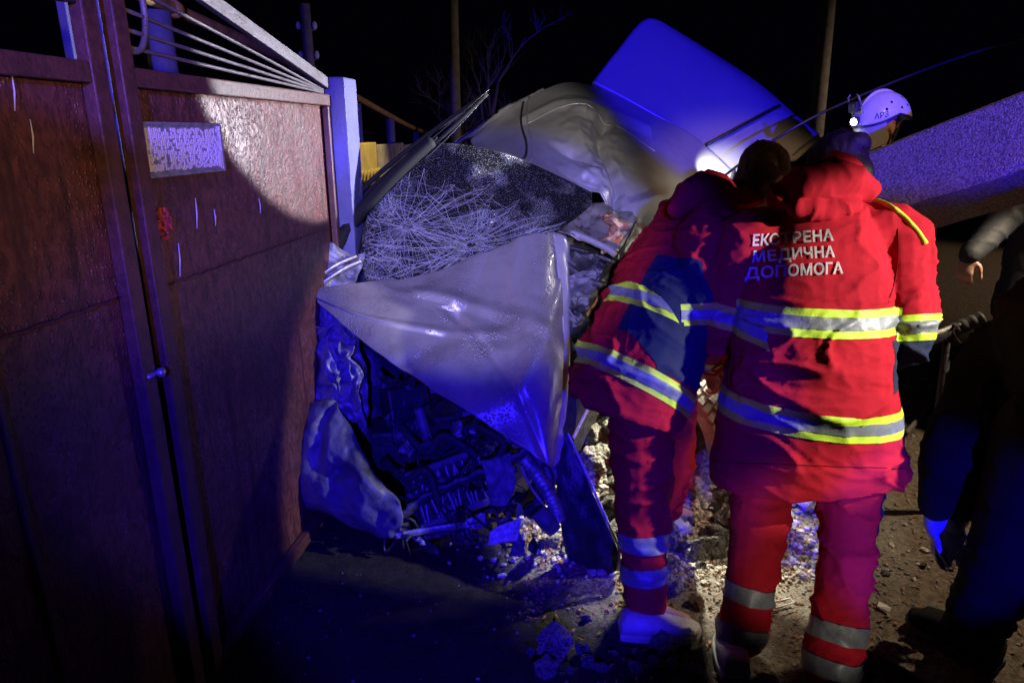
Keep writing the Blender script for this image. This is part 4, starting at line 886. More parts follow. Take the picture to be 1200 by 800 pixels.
# ---------------------------------------------------------------- medic seen from behind, lettering on the back
wm = thing('person', 'medic in a red jacket with lettering across the back, bending over the wreck', 'person', tuple(V3((0.92, 1.95, 0))), 'medics in red')
J = dict(pelvis=P(948, 520, 2.05), chest=P(958, 335, 2.14), neck=P(975, 225, 2.30), head=P(982, 203, 2.44), hf=V3((-0.25, 0.75, -0.6)), hu=V3((-0.05, 0.45, 0.9)),
         shL=P(872, 280, 2.20), elL=P(838, 385, 2.20), wrL=P(825, 420, 2.46), shR=P(1052, 275, 2.16), elR=P(1062, 398, 2.05), wrR=P(1002, 420, 2.34),
         hipL=P(900, 530, 2.08), knL=P(886, 640, 1.95), anL=P(868, 745, 1.86), toeL=G(862, 745) + V3((0, 0, 0.04)), hipR=P(1000, 530, 2.02), knR=P(992, 640, 1.88), anR=P(976, 778, 1.73), toeR=G(985, 765) + V3((0, 0, 0.04)))
body(J, wm, M['skin'], 0.010)
hair('hair', J['head'], J['hf'], J['hu'], wm, M['hair_dark'], 1.02, True, 4)
mb = MB()
for k, sgn in (('L', -1), ('R', 1)):
    mb.limb([J['hip'+k]+V3((0, 0, 0.08)), J['hip'+k], J['hip'+k]*0.5+J['kn'+k]*0.5, J['kn'+k], J['kn'+k]*0.5+J['an'+k]*0.5, J['an'+k]+V3((0, 0, 0.015))], [0.108, 0.106, 0.096, 0.084, 0.078, 0.080], sub=5)
tr_src, tr_o = clothes('trousers', mb, M['red'], wm, 0.010, folds(0.014, V3((0.1, 0, 1)), 2.0, 8.0), 2)
for k in 'LR':
    ax = (J['an'+k]-J['kn'+k]).normalized()
    for py in ((694, 736) if k == 'L' else (738, 776)):
        cxp = 884 if k == 'L' else 978; Y = 1.90 if k == 'L' else 1.76
        co = P(cxp, py, Y); kc = J['kn'+k]*0.4+J['an'+k]*0.6
        tape(tr_src, co, ax, 0.055, tr_o, lambda c, kc=kc: abs(c.x-kc.x) < 0.13, False)
kr = J['hipR']*0.35+J['knR']*0.65
v, f = patch(tr_src[0], tr_src[1], [(P(1030, 600, 1.95), V3((0, 0, -1))), (P(1010, 582, 1.93)+V3((0, 0, 0.02)), V3((0, 0, 1))), (kr+V3((0.045, 0, 0)), V3((-1, 0, 0.0))), (kr+V3((0.2, -0.05, 0)), V3((0, 1, 0)))], None, 0.002)
v, f = patch(tr_src[0], tr_src[1], [(V3((0, 0, 0.44)), V3((0, 0, -1))), (V3((0, 0, 0.56)), V3((0, 0, 1))), (kr+V3((0.050, 0, 0)), V3((-1, -0.25, 0.25))), (kr+V3((0, 0.01, 0)), V3((0, 1, 0)))], lambda c: c.x > 0.9, 0.002)
if f: mesh_obj('knee_patch', v, f, M['navy'], tr_o)
mb = MB(); SD = V3((1, -0.06, 0))
mb.limb([P(944, 556, 2.02), P(946, 500, 2.03), P(950, 420, 2.06), P(955, 340, 2.13), P(962, 280, 2.19), P(972, 240, 2.25)], [(0.315, 0.205), (0.292, 0.198), (0.252, 0.176), (0.236, 0.165), (0.205, 0.14), (0.10, 0.09)], side=SD, seg=26, dome=False)
for k in 'LR':
    s_ = J['sh'+k]; mb.limb([s_*0.62+J['chest']*0.18+J['neck']*0.20, s_, s_*0.5+J['el'+k]*0.5, J['el'+k], J['el'+k]*0.5+J['wr'+k]*0.5, J['wr'+k]], [0.10, 0.094, 0.085, 0.078, 0.072, 0.058], sub=5)
mb.limb([P(985, 222, 2.36), P(978, 206, 2.30)], [(0.085, 0.075), (0.08, 0.07)], side=SD)   # standing collar
jk_src, jk = clothes('jacket', mb, M['red'], wm, 0.0075, folds(0.016, V3((0.15, 0, 1)), 0.0, 5.5), 3)
mb = MB()  # folded hood lying on the shoulders
mb.limb([P(916, 232, 2.16), P(945, 216, 2.14), P(980, 210, 2.14), P(1012, 222, 2.17)], [(0.045, 0.05), (0.062, 0.062), (0.064, 0.064), (0.042, 0.05)], side=V3((0, 0.3, 1)), seg=18)
mb.limb([P(935, 246, 2.10), P(968, 248, 2.09), P(1000, 242, 2.11)], [(0.028, 0.03), (0.036, 0.03), (0.03, 0.03)], side=V3((0, 0.3, 1)), seg=14)
hd_src, hdo = clothes('hood', mb, M['red'], jk, 0.008, folds(0.010, V3((1, 0, 0)), 5.0, 6.0), 6)
# reflective tapes: waist, hem, sleeves
axt = V3((0.02, 0.10, 1)); tor = lambda c: 0.48 < c.x < 1.26
inb = lambda c: abs(c.x - (0.5*(J['pelvis'].x+J['chest'].x))) < 0.262 and c.x < J['elR'].x - 0.055
tape(jk_src, P(950, 382, 1.90), V3((0.02, 0.06, 1)), 0.082, jk, None, True, [(V3((J['elR'].x-0.055, 0, 0)), V3((1, 0, 0))), (V3((0.5*(J['pelvis'].x+J['chest'].x)-0.262, 0, 0)), V3((-1, 0, 0)))])
tape(jk_src, P(950, 498, 1.86), V3((0.075, 0.03, 1)), 0.080, jk, lambda c: True)
ax = (J['elR']-J['shR']).normalized()
tape(jk_src, P(1068, 384, 1.98), ax, 0.078, jk, lambda c: c.x > J['elR'].x-0.07 and c.z > J['elR'].z - 0.03)
axl = (J['elL']-J['shL']).normalized()
tape(jk_src, J['elL']-axl*0.06, axl, 0.075, jk, lambda c: c.x < J['elL'].x+0.09)
# navy cuffs and side panel, lime shoulder piping
ec = J['elR']
v, f = patch(jk_src[0], jk_src[1], [(P(1068, 398, 1.98), -ax)], lambda c: c.x > ec.x-0.09 and (c-ec).length < 0.22 and c.z > ec.z-0.13 and c.y < ec.y+0.2, 0.0016)
if f: mesh_obj('cuff', v, f, M['navy'], jk)
pc = P(1046, 430, 2.0)
v, f = patch(jk_src[0], jk_src[1], [(V3((pc.x-0.048, 0, 0)), V3((-1, 0.05, 0.05))), (V3((0, 0, P(1040, 332, 2.0).z)), V3((0, 0, 1))), (V3((0, 0, P(1040, 488, 2.0).z)), V3((0, 0, -1)))], lambda c: c.x < ec.x + 0.02 and c.y < 2.25 and (c.x < ec.x-0.045 or c.z < ec.z-0.09), 0.0016)
if f: mesh_obj('side_panel', v, f, M['navy'], jk)
bv_j = BVHTree.FromPolygons(jk_src[0], jk_src[1])
a = P(1020, 238, 2.2); b2 = P(1086, 292, 2.12); pip = []
for i in range(22):
    t = i/21; q = P(1022+62*t, 236+ (6*t+44*t*t), 1.0); r_ = (q - V3((0, 0, CH))).normalized(); hit = bv_j.ray_cast(V3((0, 0, CH)), r_)
    if hit[0] is not None: pip.append(hit[0] + hit[1]*0.003)
if len(pip) > 4: MB().tube(pip, [(0.009, 0.004)]*len(pip), 8).build('shoulder_piping', M['lime'], jk)
# armhole and hem seams
def seam(pixels, bvh, parent, m=None):
    pts = []
    for x, y in pixels:
        h = bvh.ray_cast(V3((0, 0, CH)), ray(x, y).normalized())
        if h[0] is not None: pts.append(h[0] + h[1]*0.0005)
    if len(pts) > 3: MB().tube(pts, 0.0016, 5).build('seam', m or M['seam'], parent)
M['seam'] = mat('sewn seam', (0.16, 0.006, 0.010), 0.9, spec=0.1)
seam([(1052-12*(i/14)+6*math.sin(i/14*3), 268+86*i/14) for i in range(15)], bv_j, jk)
seam([(838+222*i/30, 541+8*i/30) for i in range(31)], bv_j, jk)
seam([(948+2*math.sin(i), 345+(i/12)*20) for i in range(0)], bv_j, jk)
# printed lettering
def lettering(lines, base, right, up, size, bvh, m, parent, lift=0.0045, name='lettering', step=0.012):
    right = right.normalized(); nrm = right.cross(up).normalized(); up = nrm.cross(right)
    for li, (txt, dy) in enumerate(lines):
        cu = bpy.data.curves.new('t', 'FONT'); cu.body = txt; cu.size = size; cu.align_x = 'CENTER'; cu.resolution_u = 3; cu.offset = size*0.022; cu.space_character = 1.03
        o = bpy.data.objects.new('t', cu); col.objects.link(o); dg = bpy.context.evaluated_depsgraph_get(); me = o.evaluated_get(dg).to_mesh()
        bm = bmesh.new(); bm.from_mesh(me); o.evaluated_get(dg).to_mesh_clear(); bpy.data.objects.remove(o)
        xs_ = [v.co.x for v in bm.verts]; ys_ = [v.co.y for v in bm.verts]
        x = min(xs_)
        while x < max(xs_):
            bmesh.ops.bisect_plane(bm, geom=bm.verts[:]+bm.edges[:]+bm.faces[:], plane_co=(x, 0, 0), plane_no=(1, 0, 0)); x += step
        y = min(ys_)
        while y < max(ys_):
            bmesh.ops.bisect_plane(bm, geom=bm.verts[:]+bm.edges[:]+bm.faces[:], plane_co=(0, y, 0), plane_no=(0, 1, 0)); y += step
        V = []; bm.verts.index_update()
        for v in bm.verts:
            q = base + right*(v.co.x*0.87 + v.co.y*0.10) + up*(v.co.y+dy); h = bvh.ray_cast(q + nrm*0.3, -nrm)
            V.append((h[0] if h[0] is not None else q) + nrm*lift)
        mesh_obj(name, V, [tuple(v.index for v in f.verts) for f in bm.faces], m, parent, True); bm.free()
lettering([('ЕКСТРЕНА', 0.050), ('МЕДИЧНА', 0.0), ('ДОПОМОГА', -0.050)], P(941, 302, 1.98), V3((1, -0.02, 0.05)), V3((0, 0.25, 1)), 0.047, bv_j, M['print'], jk)
shoe('shoe', G(862, 800) + V3((0, 0.0, 0)), G(850, 752), wm, M['shoe_white'], M['sole'])
shoe('shoe', G(978, 826), G(998, 772), wm, M['navy'], M['sole'])
for k in 'LR': MB().tube([J['an'+k]+V3((0, 0, 0.06)), J['an'+k]-V3((0, 0, 0.03))], [0.05, 0.046], 14).build('sock', M['darkcloth'], wm)
# ---------------------------------------------------------------- medic leaning into the car, seen from the side
mp = thing('person', 'medic in a red jacket leaning sideways into the car, pale blue lit shoe', 'person', tuple(V3((0.5, 2.15, 0))), 'medics in red')
Fm = V3((0.78, 0.62, 0)).normalized(); SDm = V3((0.62, -0.78, 0)).normalized()
J2 = dict(pelvis=P(748, 462, 2.20), chest=P(806, 305, 2.40), neck=P(852, 236, 2.50), head=P(893, 212, 2.58), hf=V3((0.7, 0.5, -0.45)), hu=V3((0.3, 0.25, 0.9)),
          shR=P(822, 285, 2.27), elR=P(826, 372, 2.20), wrR=P(836, 425, 2.42), shL=P(836, 270, 2.62), elL=P(862, 350, 2.72), wrL=P(846, 425, 2.74),
          hipR=P(752, 470, 2.16), knR=P(752, 590, 2.09), anR=P(757, 706, 2.01), toeR=G(800, 738)+V3((0, 0, 0.04)), hipL=P(778, 470, 2.38), knL=P(790, 545, 2.50), anL=P(778, 592, 2.60), toeL=G(805, 612)+V3((0, 0, 0.04)))
body(J2, mp, M['skin'], 0.010)
hair('hair', J2['head'], J2['hf'], J2['hu'], mp, M['hair_brown'], 1.0, False, 9)
mb = MB()
for k in 'LR':
    mb.limb([J2['hip'+k]+V3((0, 0, 0.10)), J2['hip'+k], J2['hip'+k]*0.5+J2['kn'+k]*0.5, J2['kn'+k], J2['kn'+k]*0.5+J2['an'+k]*0.5, J2['an'+k]+V3((0, 0, -0.005))], [0.112, 0.114, 0.102, 0.090, 0.078, 0.074], sub=5)
t2_src, t2 = clothes('trousers', mb, M['red'], mp, 0.010, folds(0.014, V3((0, 0, 1)), 9.0, 8.0), 2)
for py in (632, 667): tape(t2_src, P(753, py, 2.05), (J2['anR']-J2['knR']).normalized(), 0.062, t2, lambda c: c.y < 2.32, False)
mb = MB()
mb.limb([P(730, 478, 2.20), P(742, 445, 2.22), P(768, 380, 2.30), P(798, 315, 2.40), P(826, 262, 2.47), P(848, 238, 2.50)], [(0.225, 0.185), (0.225, 0.185), (0.215, 0.175), (0.21, 0.165), (0.18, 0.14), (0.09, 0.08)], side=SDm, seg=26, dome=False)
for k in 'LR':
    s_ = J2['sh'+k]; mb.limb([s_*0.6+J2['chest']*0.2+J2['neck']*0.2, s_, s_*0.5+J2['el'+k]*0.5, J2['el'+k], J2['wr'+k]], [0.098, 0.092, 0.082, 0.074, 0.056], sub=5)
mb.limb([P(856, 236, 2.52), P(872, 228, 2.55)], [(0.075, 0.07), (0.07, 0.065)], side=SDm)
j2_src, j2 = clothes('jacket', mb, M['red'], mp, 0.0075, folds(0.019, V3((0.4, 0.2, 0.9)), 13.0, 6.5), 4)
mb = MB(); mb.limb([P(792, 246, 2.34), P(812, 226, 2.40), P(836, 220, 2.45), P(850, 226, 2.46)], [(0.03, 0.035), (0.058, 0.055), (0.062, 0.06), (0.05, 0.05)], side=SDm, seg=16)
clothes('hood', mb, M['red'], j2, 0.008, folds(0.012, V3((1, 0, 0)), 17.0, 9.0), 5)
axm = (P(798, 315, 2.40)-P(730, 478, 2.20)).normalized()
axh = (axm + V3((0.10, 0, 0.0))).normalized()
tape(j2_src, P(743, 438, 2.08), axh, 0.074, j2, lambda c: True)
cutm = P(782, 350, 2.15); bk = lambda c: (c-cutm).dot(Fm) < 0.0 and (c - J2['elR']).length > 0.12
tape(j2_src, P(746, 338, 2.16), axh, 0.074, j2, lambda c: (c - J2['elR']).length > 0.12, True, [(cutm, Fm)])
tape(j2_src, P(826, 368, 2.13), (J2['elR']-J2['shR']).normalized(), 0.07, j2, lambda c: (c-J2['elR']).length < 0.13)
# navy flank
v, f = patch(j2_src[0], j2_src[1], [(P(766, 440, 2.06)-Fm*0.01, -Fm), (P(766, 440, 2.06)+Fm*0.19, Fm), (P(745, 425, 2.08), -axm), (P(800, 300, 2.2), axm)], lambda c: c.dot(SDm) > P(766, 400, 2.3).dot(SDm), 0.0016)
if f: mesh_obj('side_panel', v, f, M['navy'], j2)
shoe('shoe', G(727, 741), G(818, 744), mp, M['shoe_white'], M['sole'], 0.047, 0.068)
shoe('shoe', G(742, 628), G(806, 622), mp, M['shoe_white'], M['sole'], 0.046, 0.075)
# ---------------------------------------------------------------- rescuer in the white helmet
rp = thing('person', 'rescuer in a white helmet with a lit headlamp standing behind the fallen pole', 'person', tuple(V3((P(1040, 300, 3.6).x, 3.6, 0))))
hc = P(1031, 152, 3.5); bx_ = hc.x
def std(cx, cy, zs=1.0, turn=V3((-0.8, -0.5, 0))):
    f = turn.normalized(); r = f.cross(V3((0, 0, 1))); c = V3((cx, cy, 0)); Z = lambda z: c + V3((0, 0, z*zs)); J = {}
    J['pelvis'] = Z(0.95); J['chest'] = Z(1.28); J['neck'] = Z(1.48)
    for k, sg in (('L', -1), ('R', 1)):
        J['sh'+k] = Z(1.42)+r*0.18*sg; J['el'+k] = Z(1.14)+r*0.25*sg-f*0.02; J['wr'+k] = Z(0.92)+r*0.24*sg+f*0.10
        J['hip'+k] = Z(0.92)+r*0.09*sg; J['kn'+k] = Z(0.50)+r*0.11*sg+f*0.02; J['an'+k] = Z(0.08)+r*0.12*sg; J['toe'+k] = Z(0.04)+r*0.13*sg+f*0.17
    J['f'] = f; return J
def dress(J, parent, mj, mt, seed):
    mb = MB(); sd = (J['shR']-J['shL']).normalized()
    mb.limb([J['pelvis']-V3((0, 0, 0.16)), J['pelvis'], J['chest'], J['neck']-V3((0, 0, 0.07)), J['neck']], [(0.21, 0.15), (0.20, 0.145), (0.215, 0.15), (0.14, 0.11), (0.075, 0.075)], side=sd, seg=22, dome=False)
    for k in 'LR': mb.limb([J['sh'+k]*0.6+J['chest']*0.2+J['neck']*0.2, J['sh'+k], J['sh'+k]*0.5+J['el'+k]*0.5, J['el'+k], J['el'+k]*0.5+J['wr'+k]*0.5, J['wr'+k]], [0.09, 0.085, 0.076, 0.068, 0.06, 0.05], sub=5)
    s1, o1 = clothes('jacket', mb, mj, parent, 0.011, folds(0.012, V3((0, 0, 1)), seed, 7.0), 4)
    mb = MB()
    for k in 'LR': mb.limb([J['hip'+k]+V3((0, 0, 0.05)), J['hip'+k], J['kn'+k], J['an'+k]+V3((0, 0, 0.02))], [0.11, 0.112, 0.085, 0.078], sub=6)
    s2, o2 = clothes('trousers', mb, mt, parent, 0.012, folds(0.010, V3((0, 0, 1)), seed+3, 8.0), 3)
    for k in 'LR':
        a, t = J['an'+k], J['toe'+k]; d = t-a; d.z = 0; d.normalize(); b0 = V3((a.x, a.y, a.z-0.08))
        shoe('boot', b0-d*0.09, b0+d*0.19, parent, M['darkcloth'], M['rubber'], 0.05, 0.10)
    return s1, o1
J3 = std(bx_+0.02, 3.58, 1.0); J3['neck'] = hc + V3((0.03, 0.03, -0.16)); J3['head'] = hc; J3['hf'] = V3((-0.86, -0.28, -0.34)); J3['hu'] = V3((-0.3, -0.05, 1))
dz = J3['neck'].z - 1.48
for k in ('shL', 'shR', 'chest', 'elL', 'elR', 'wrL', 'wrR'): J3[k] = J3[k] + V3((0, 0, dz*0.9))
rb = body(J3, rp, M['skin'], 0.0065)
dress(J3, rp, M['darkcloth2'], M['darkcloth'], 23)
f_, u_, r_ = frame(J3['hf'], J3['hu']); f_, u_, r_ = frame(f_*1.0 - u_*(-0.12), u_)
hcx = hc + u_*0.055 - f_*0.012; rt = Matrix((r_, f_, u_)).transposed()
Vh = []; sg, rg = 40, 14
for j in range(rg+1):
    ph = (math.pi/2)*j/rg*1.06
    for k in range(sg):
        t = 2*math.pi*k/sg; x, y = math.cos(t), math.sin(t); zz = math.cos(ph); rr = math.sin(ph)
        side_lift = 0.022*max(0, 1-abs(y)*1.3)*(j/rg)**4; back = -0.03*max(0, -y)*(j/rg)**3
        Vh.append(hcx + rt @ V3((x*rr*0.112, y*rr*(0.132+0.01*(j/rg)), zz*0.118 + side_lift + back)))
Fh = [(j*sg+k, (j+1)*sg+k, (j+1)*sg+(k+1) % sg, j*sg+(k+1) % sg) for j in range(rg) for k in range(sg)]
hl = solid(mesh_obj('helmet', Vh, Fh, M['helmet'], rp), 0.006)
bvh_h = BVHTree.FromPolygons(Vh, Fh)
MB().tube(Vh[rg*sg:rg*sg+sg] + [Vh[rg*sg]], 0.006, 6).build('helmet_rim', M['black'], hl)
for (a, e) in ((0.2, 0.75), (-0.15, 0.35), (-0.55, 0.85), (-0.6, 0.35), (0.5, 0.45), (-0.95, 0.55)):
    for sgn in (-1, 1):
        dirn = (r_*sgn*math.cos(a)*math.cos(e*0.8) + f_*math.sin(a) + u_*math.sin(e)*0.9).normalized(); h = bvh_h.ray_cast(hcx + dirn*0.4, -dirn)
        if h[0] is not None: MB().tube([h[0]-dirn*0.001, h[0]+dirn*0.0045], 0.0065, 10).build('vent_hole', M['black'], hl)
# ridge, headlamp, lamp bracket, visor, straps
MB().tube([hcx + rt @ V3((0, 0.125*math.sin(t), 0.121*math.cos(t))) for t in [(-1.3+2.6*i/16) for i in range(17)]], [(0.012, 0.004)]*17, 6).build('helmet_ridge', M['helmet'], hl)
fr0 = hcx + rt @ V3((0, 0.135, 0.03))
bevel(MB().box(fr0 + f_*0.012 + u_*0.055, (0.055, 0.035, 0.05), rt).build('lamp_bracket', M['black'], hl, False), 0.006)
lb = MB()
for sx_ in (-0.034, 0.034): lb.tube([fr0+r_*sx_+u_*0.02, fr0+r_*sx_+u_*0.10+f_*0.015, fr0+r_*sx_*0.6+u_*0.112+f_*0.015], 0.004, 6)
lb.build('lamp_clip', M['alu'], hl)
MB().tube([fr0-u_*0.01, fr0+f_*0.022-u_*0.012], [0.018, 0.021], 14).build('headlamp', M['black'], hl)
lamp_c = fr0+f_*0.024-u_*0.012-r_*0.0
MB().ball(lamp_c, (0.016, 0.016, 0.016), 12, 8).build('headlamp_lens', glow('lit headlamp', (1, 0.97, 0.9), 30), hl)
MB().ball(lamp_c-u_*0.062+f_*0.0, (0.008, 0.008, 0.008), 10, 6).build('lamp_glint', glow('small lamp', (1, 0.97, 0.9), 12), hl)
vz = Sheet([[hc + rt @ V3((math.sin(a)*0.098, math.cos(a)*0.128, 0.05)) for a in (-1.2, -0.6, 0, 0.6, 1.2)], [hc + rt @ V3((math.sin(a)*0.098, math.cos(a)*0.130, 0.0)) for a in (-1.2, -0.6, 0, 0.6, 1.2)], [hc + rt @ V3((math.sin(a)*0.085, math.cos(a)*0.128, -0.085+0.02*abs(a))) for a in (-1.2, -0.6, 0, 0.6, 1.2)]])
vz.build('visor', M['visor'], hl, 20, 12, 0.002)
for sgn in (-1, 1): MB().tube(curve([hcx + rt @ V3((sgn*0.108, -0.03, 0.0)), hc + rt @ V3((sgn*0.086, 0.02, -0.06)), hc + rt @ V3((sgn*0.02, 0.045, -0.125))], 6), [(0.009, 0.002)]*13, 6, side=f_).build('chin_strap', M['black'], hl)
def flat_text(txt, base, right, up, size, m, parent, bvh, name): lettering([(txt, 0)], base, right, up, size, bvh, m, parent, 0.0045, name, 0.006)
sdn = (r_*-1*0.75+f_*0.7+u_*0.12).normalized()
# the side of the helmet that faces the street
side_sign = 1 if (r_.dot(V3((0, -1, 0))) > 0) else -1
nn = (r_*side_sign*0.8 + f_*0.62).normalized(); rgt = u_.cross(nn).normalized()
flat_text('АРЗ', hcx + f_*0.085*0.8 + r_*side_sign*0.07 + u_*0.012, rgt, u_, 0.036, M['black'], hl, bvh_h, 'helmet_lettering')
hd_ = spot('headlamp_light', tuple(lamp_c+f_*0.03), tuple(lamp_c+f_*1.0-u_*0.35), 14, (1, 0.95, 0.85), 70, 0.6, 0.02)
# ---------------------------------------------------------------- dark figure beyond the pole, one bare hand showing
dp = thing('person', 'person in dark clothes past the fallen pole, one bare hand hanging at the side', 'person', tuple(V3((P(1235, 250, 3.3).x, 3.3, 0))))
J4 = std(P(1238, 250, 3.3).x, 3.32, 0.98, V3((-0.55, 0.75, 0)))
J4.update(shL=P(1208, 205, 3.20), elL=P(1176, 258, 3.16), wrL=P(1137, 298, 3.08), head=J4['neck']+V3((-0.03, 0.04, 0.15)), hf=V3((-0.5, 0.7, -0.3)), hu=V3((0, 0, 1)))
J4['hdL'] = V3((-0.25, -0.1, -1)); J4['pnL'] = V3((0.8, 0.5, 0.1))
body(J4, dp, M['skin'], 0.0065, True, 0.75)
dress(J4, dp, M['darkcloth2'], M['darkcloth'], 31)
hair('hair', J4['head'], J4['hf'], J4['hu'], dp, M['hair_dark'], 1.0, False, 3, 120)
# ---------------------------------------------------------------- dark figure stooping in the foreground with blue gloves
ep = thing('person', 'stooping person in black clothes reaching down with blue gloves', 'person', tuple(V3((1.45, 1.75, 0))))
J5 = dict(pelvis=V3((1.72, 1.62, 0.80)), chest=V3((1.66, 1.92, 1.10)), neck=V3((1.72, 2.02, 1.27)), head=V3((1.76, 2.08, 1.38)), hf=V3((-0.5, 0.5, -0.7)), hu=V3((-0.2, 0.4, 0.9)),
          shL=P(1172, 425, 2.08), elL=P(1118, 525, 2.02), wrL=P(1098, 590, 1.98), shR=V3((1.84, 1.85, 1.12)), elR=P(1190, 560, 1.92), wrR=P(1124, 592, 2.03),
          hipL=V3((1.56, 1.85, 0.78)), knL=V3((1.50, 1.80, 0.42)), anL=P(1138, 742, 1.86), toeL=G(1108, 752)+V3((0, 0, 0.04)), hipR=V3((1.72, 1.66, 0.78)), knR=V3((1.62, 1.60, 0.42)), anR=V3((1.66, 1.56, 0.08)), toeR=V3((1.52, 1.6, 0.04)))
body(J5, ep, M['skin'], 0.012, False)
mb = MB(); sd = (J5['shR']-J5['shL']).normalized()
mb.limb([J5['pelvis']-V3((-0.02, 0.02, 0.22)), J5['pelvis'], J5['chest'], J5['neck']], [(0.24, 0.19), (0.23, 0.18), (0.22, 0.16), (0.09, 0.09)], side=sd, seg=22, dome=False)
for k in 'LR': mb.limb([J5['chest'], J5['sh'+k], J5['sh'+k]*0.5+J5['el'+k]*0.5, J5['el'+k], J5['wr'+k]], [0.13, 0.115, 0.105, 0.095, 0.062], sub=5)
mb.limb([P(1180, 480, 2.0), P(1130, 520, 2.02), P(1108, 555, 2.03), P(1104, 575, 2.02)], [0.10, 0.09, 0.07, 0.05])      # loose coat skirt hanging forward
clothes('coat', mb, M['darkcloth'], ep, 0.011, folds(0.014, V3((0.5, 0.2, 1)), 41, 6.0), 4)
mb = MB()
for k in 'LR': mb.limb([J5['hip'+k]+V3((0, 0, 0.04)), J5['hip'+k], J5['kn'+k], J5['an'+k]+V3((0, 0, 0.02))], [0.12, 0.122, 0.10, 0.085], sub=6)
clothes('trousers', mb, M['darkcloth'], ep, 0.012, folds(0.012, V3((0, 0, 1)), 45, 7.0), 3)
for k in 'LR':
    a, t = J5['an'+k], J5['toe'+k]; d = t-a; d.z = 0; d.normalize(); b0 = V3((a.x, a.y, 0.0)); shoe('boot', b0-d*0.09, b0+d*0.19, ep, M['darkcloth'], M['rubber'], 0.05, 0.10)
hair('hair', J5['head'], J5['hf'], J5['hu'], ep, M['hair_dark'], 1.0, False, 8, 120)
for k, (w0, d0, pn_, sd_) in enumerate(((J5['wrL'], V3((0.18, 0.05, -1)), V3((0.75, -0.35, 0.0)), 1), (J5['wrR'], V3((0.02, 0.05, -1)), V3((-0.5, -0.7, 0)), -1))):
    mb = MB(); dd = d0.normalized(); w0 = w0 + dd*(0.075 if k == 0 else 0.05); mb.limb([w0-dd*0.09, w0-dd*0.0, w0+dd*0.02], [0.044, 0.038, 0.033]); hand(mb, w0+dd*0.02, dd, pn_, sd_, 0.35, 1.0)
    v, f = remesh(mb, 0.0045, 3, lambda p, n_: 0.0015*noise.noise(p*70)); mesh_obj('glove', v, f, M['glove'], ep)
# ================================================================ LIT TORCH resting on the roof edge
tc_ = P(820, 206, 3.60)
th_ = thing('flashlight', 'small lit flashlight glaring against the silver car roof', 'flashlight', tuple(tc_-V3((0, 0, 0.02))))
td = (P(846, 196, 3.9)-tc_).normalized()
MB().tube([tc_-td*0.12, tc_-td*0.03, tc_, tc_+td*0.03], [0.014, 0.014, 0.024, 0.026], 14).build('barrel', M['black'], th_)
MB().ball(tc_+td*0.032, 0.021, 12, 8).build('lens', glow('lit torch lens', (1, 0.97, 0.9), 45), th_)
spot('flashlight_beam', tuple(P(836, 184, 3.78)), tuple(P(838, 200, 4.05)), 95, (1, 0.97, 0.92), 48, 0.9, 0.02)
# torch carried by the rescuers on the far side of the door opening, shining down on the rubble
tl = P(805, 310, 3.2)
tt = thing('flashlight', 'lit flashlight held low between the two red medics above the rubble', 'flashlight', tuple(tl-V3((0, 0, 0.02))))
td = (V3((0.62, 2.70, 0.0))-tl).normalized()
MB().tube([tl-td*0.13, tl-td*0.03, tl, tl+td*0.03], [0.014, 0.014, 0.024, 0.026], 14).build('barrel', M['black'], tt)
MB().ball(tl+td*0.032, 0.021, 12, 8).build('lens', glow('lit torch lens 2', (1, 0.95, 0.85), 20), tt)
spot('flashlight_beam', tuple(tl+td*0.07), (0.70, 2.76, 0.1), 200, (1.0, 0.95, 0.74), 66, 0.5, 0.02)
# ================================================================ RUBBLE
def rock_mesh(seed, name, flat=0.8):
    bm = bmesh.new(); bmesh.ops.create_icosphere(bm, subdivisions=3, radius=1.0)
    for v in bm.verts:
        p = v.co.copy(); q = p + Vector((seed*3.3, seed, -seed*2)); n_ = noise.noise(q*1.1)
        v.co = p*(0.85+0.5*n_+0.22*noise.noise(q*2.7)+0.10*noise.noise(q*6)); v.co.z *= flat
    rr = random.Random(seed)
    for k in range(6):   # broken flat faces
        nr = Vector((rr.uniform(-1, 1), rr.uniform(-1, 1), rr.uniform(-0.6, 1))).normalized(); dcut = rr.uniform(0.45, 0.72)
        for v in bm.verts:
            e = v.co.dot(nr)-dcut
            if e > 0: v.co -= nr*e*0.92
    for v in bm.verts: v.co += v.co.normalized()*(0.07*noise.noise(v.co*4.5+Vector((seed, 0, 0)))+0.05*noise.noise(v.co*10))
    me = bpy.data.meshes.new(name); bm.to_mesh(me); bm.free(); return me
protos = {}
for mk in ('chunk', 'chunk_grey', 'brick'):
    protos[mk] = []
    for k in range(6):
        me = rock_mesh(k*1.7+len(mk), 'rubble_chunk'); me.materials.append(M['rock_'+mk]); protos[mk].append(me)
random.seed(77)
def rock(x, y, r, mk, label, group, sink=0.35):
    o = bpy.data.objects.new('rubble_chunk', random.choice(protos[mk])); put(o); s = r
    o.scale = (s*random.uniform(.85, 1.25), s*random.uniform(.75, 1.1), s*random.uniform(.7, 1.05)); o.rotation_euler = (random.uniform(-.5, .5), random.uniform(-.5, .5), random.uniform(0, 6.28))
    o.location = (x, y, gz(x, y)+r*(0.75-sink)); tag(o, label, 'rubble', group); return o
def clear(x, y): return all(math.hypot(x-a, y-b) > c for a, b, c in ((0.60, 2.02, 0.10), (0.50, 2.0, 0.10), (0.70, 1.85, 0.12), (0.98, 1.72, 0.12), (0.93, 3.02, 0.16)))
n_ = 0
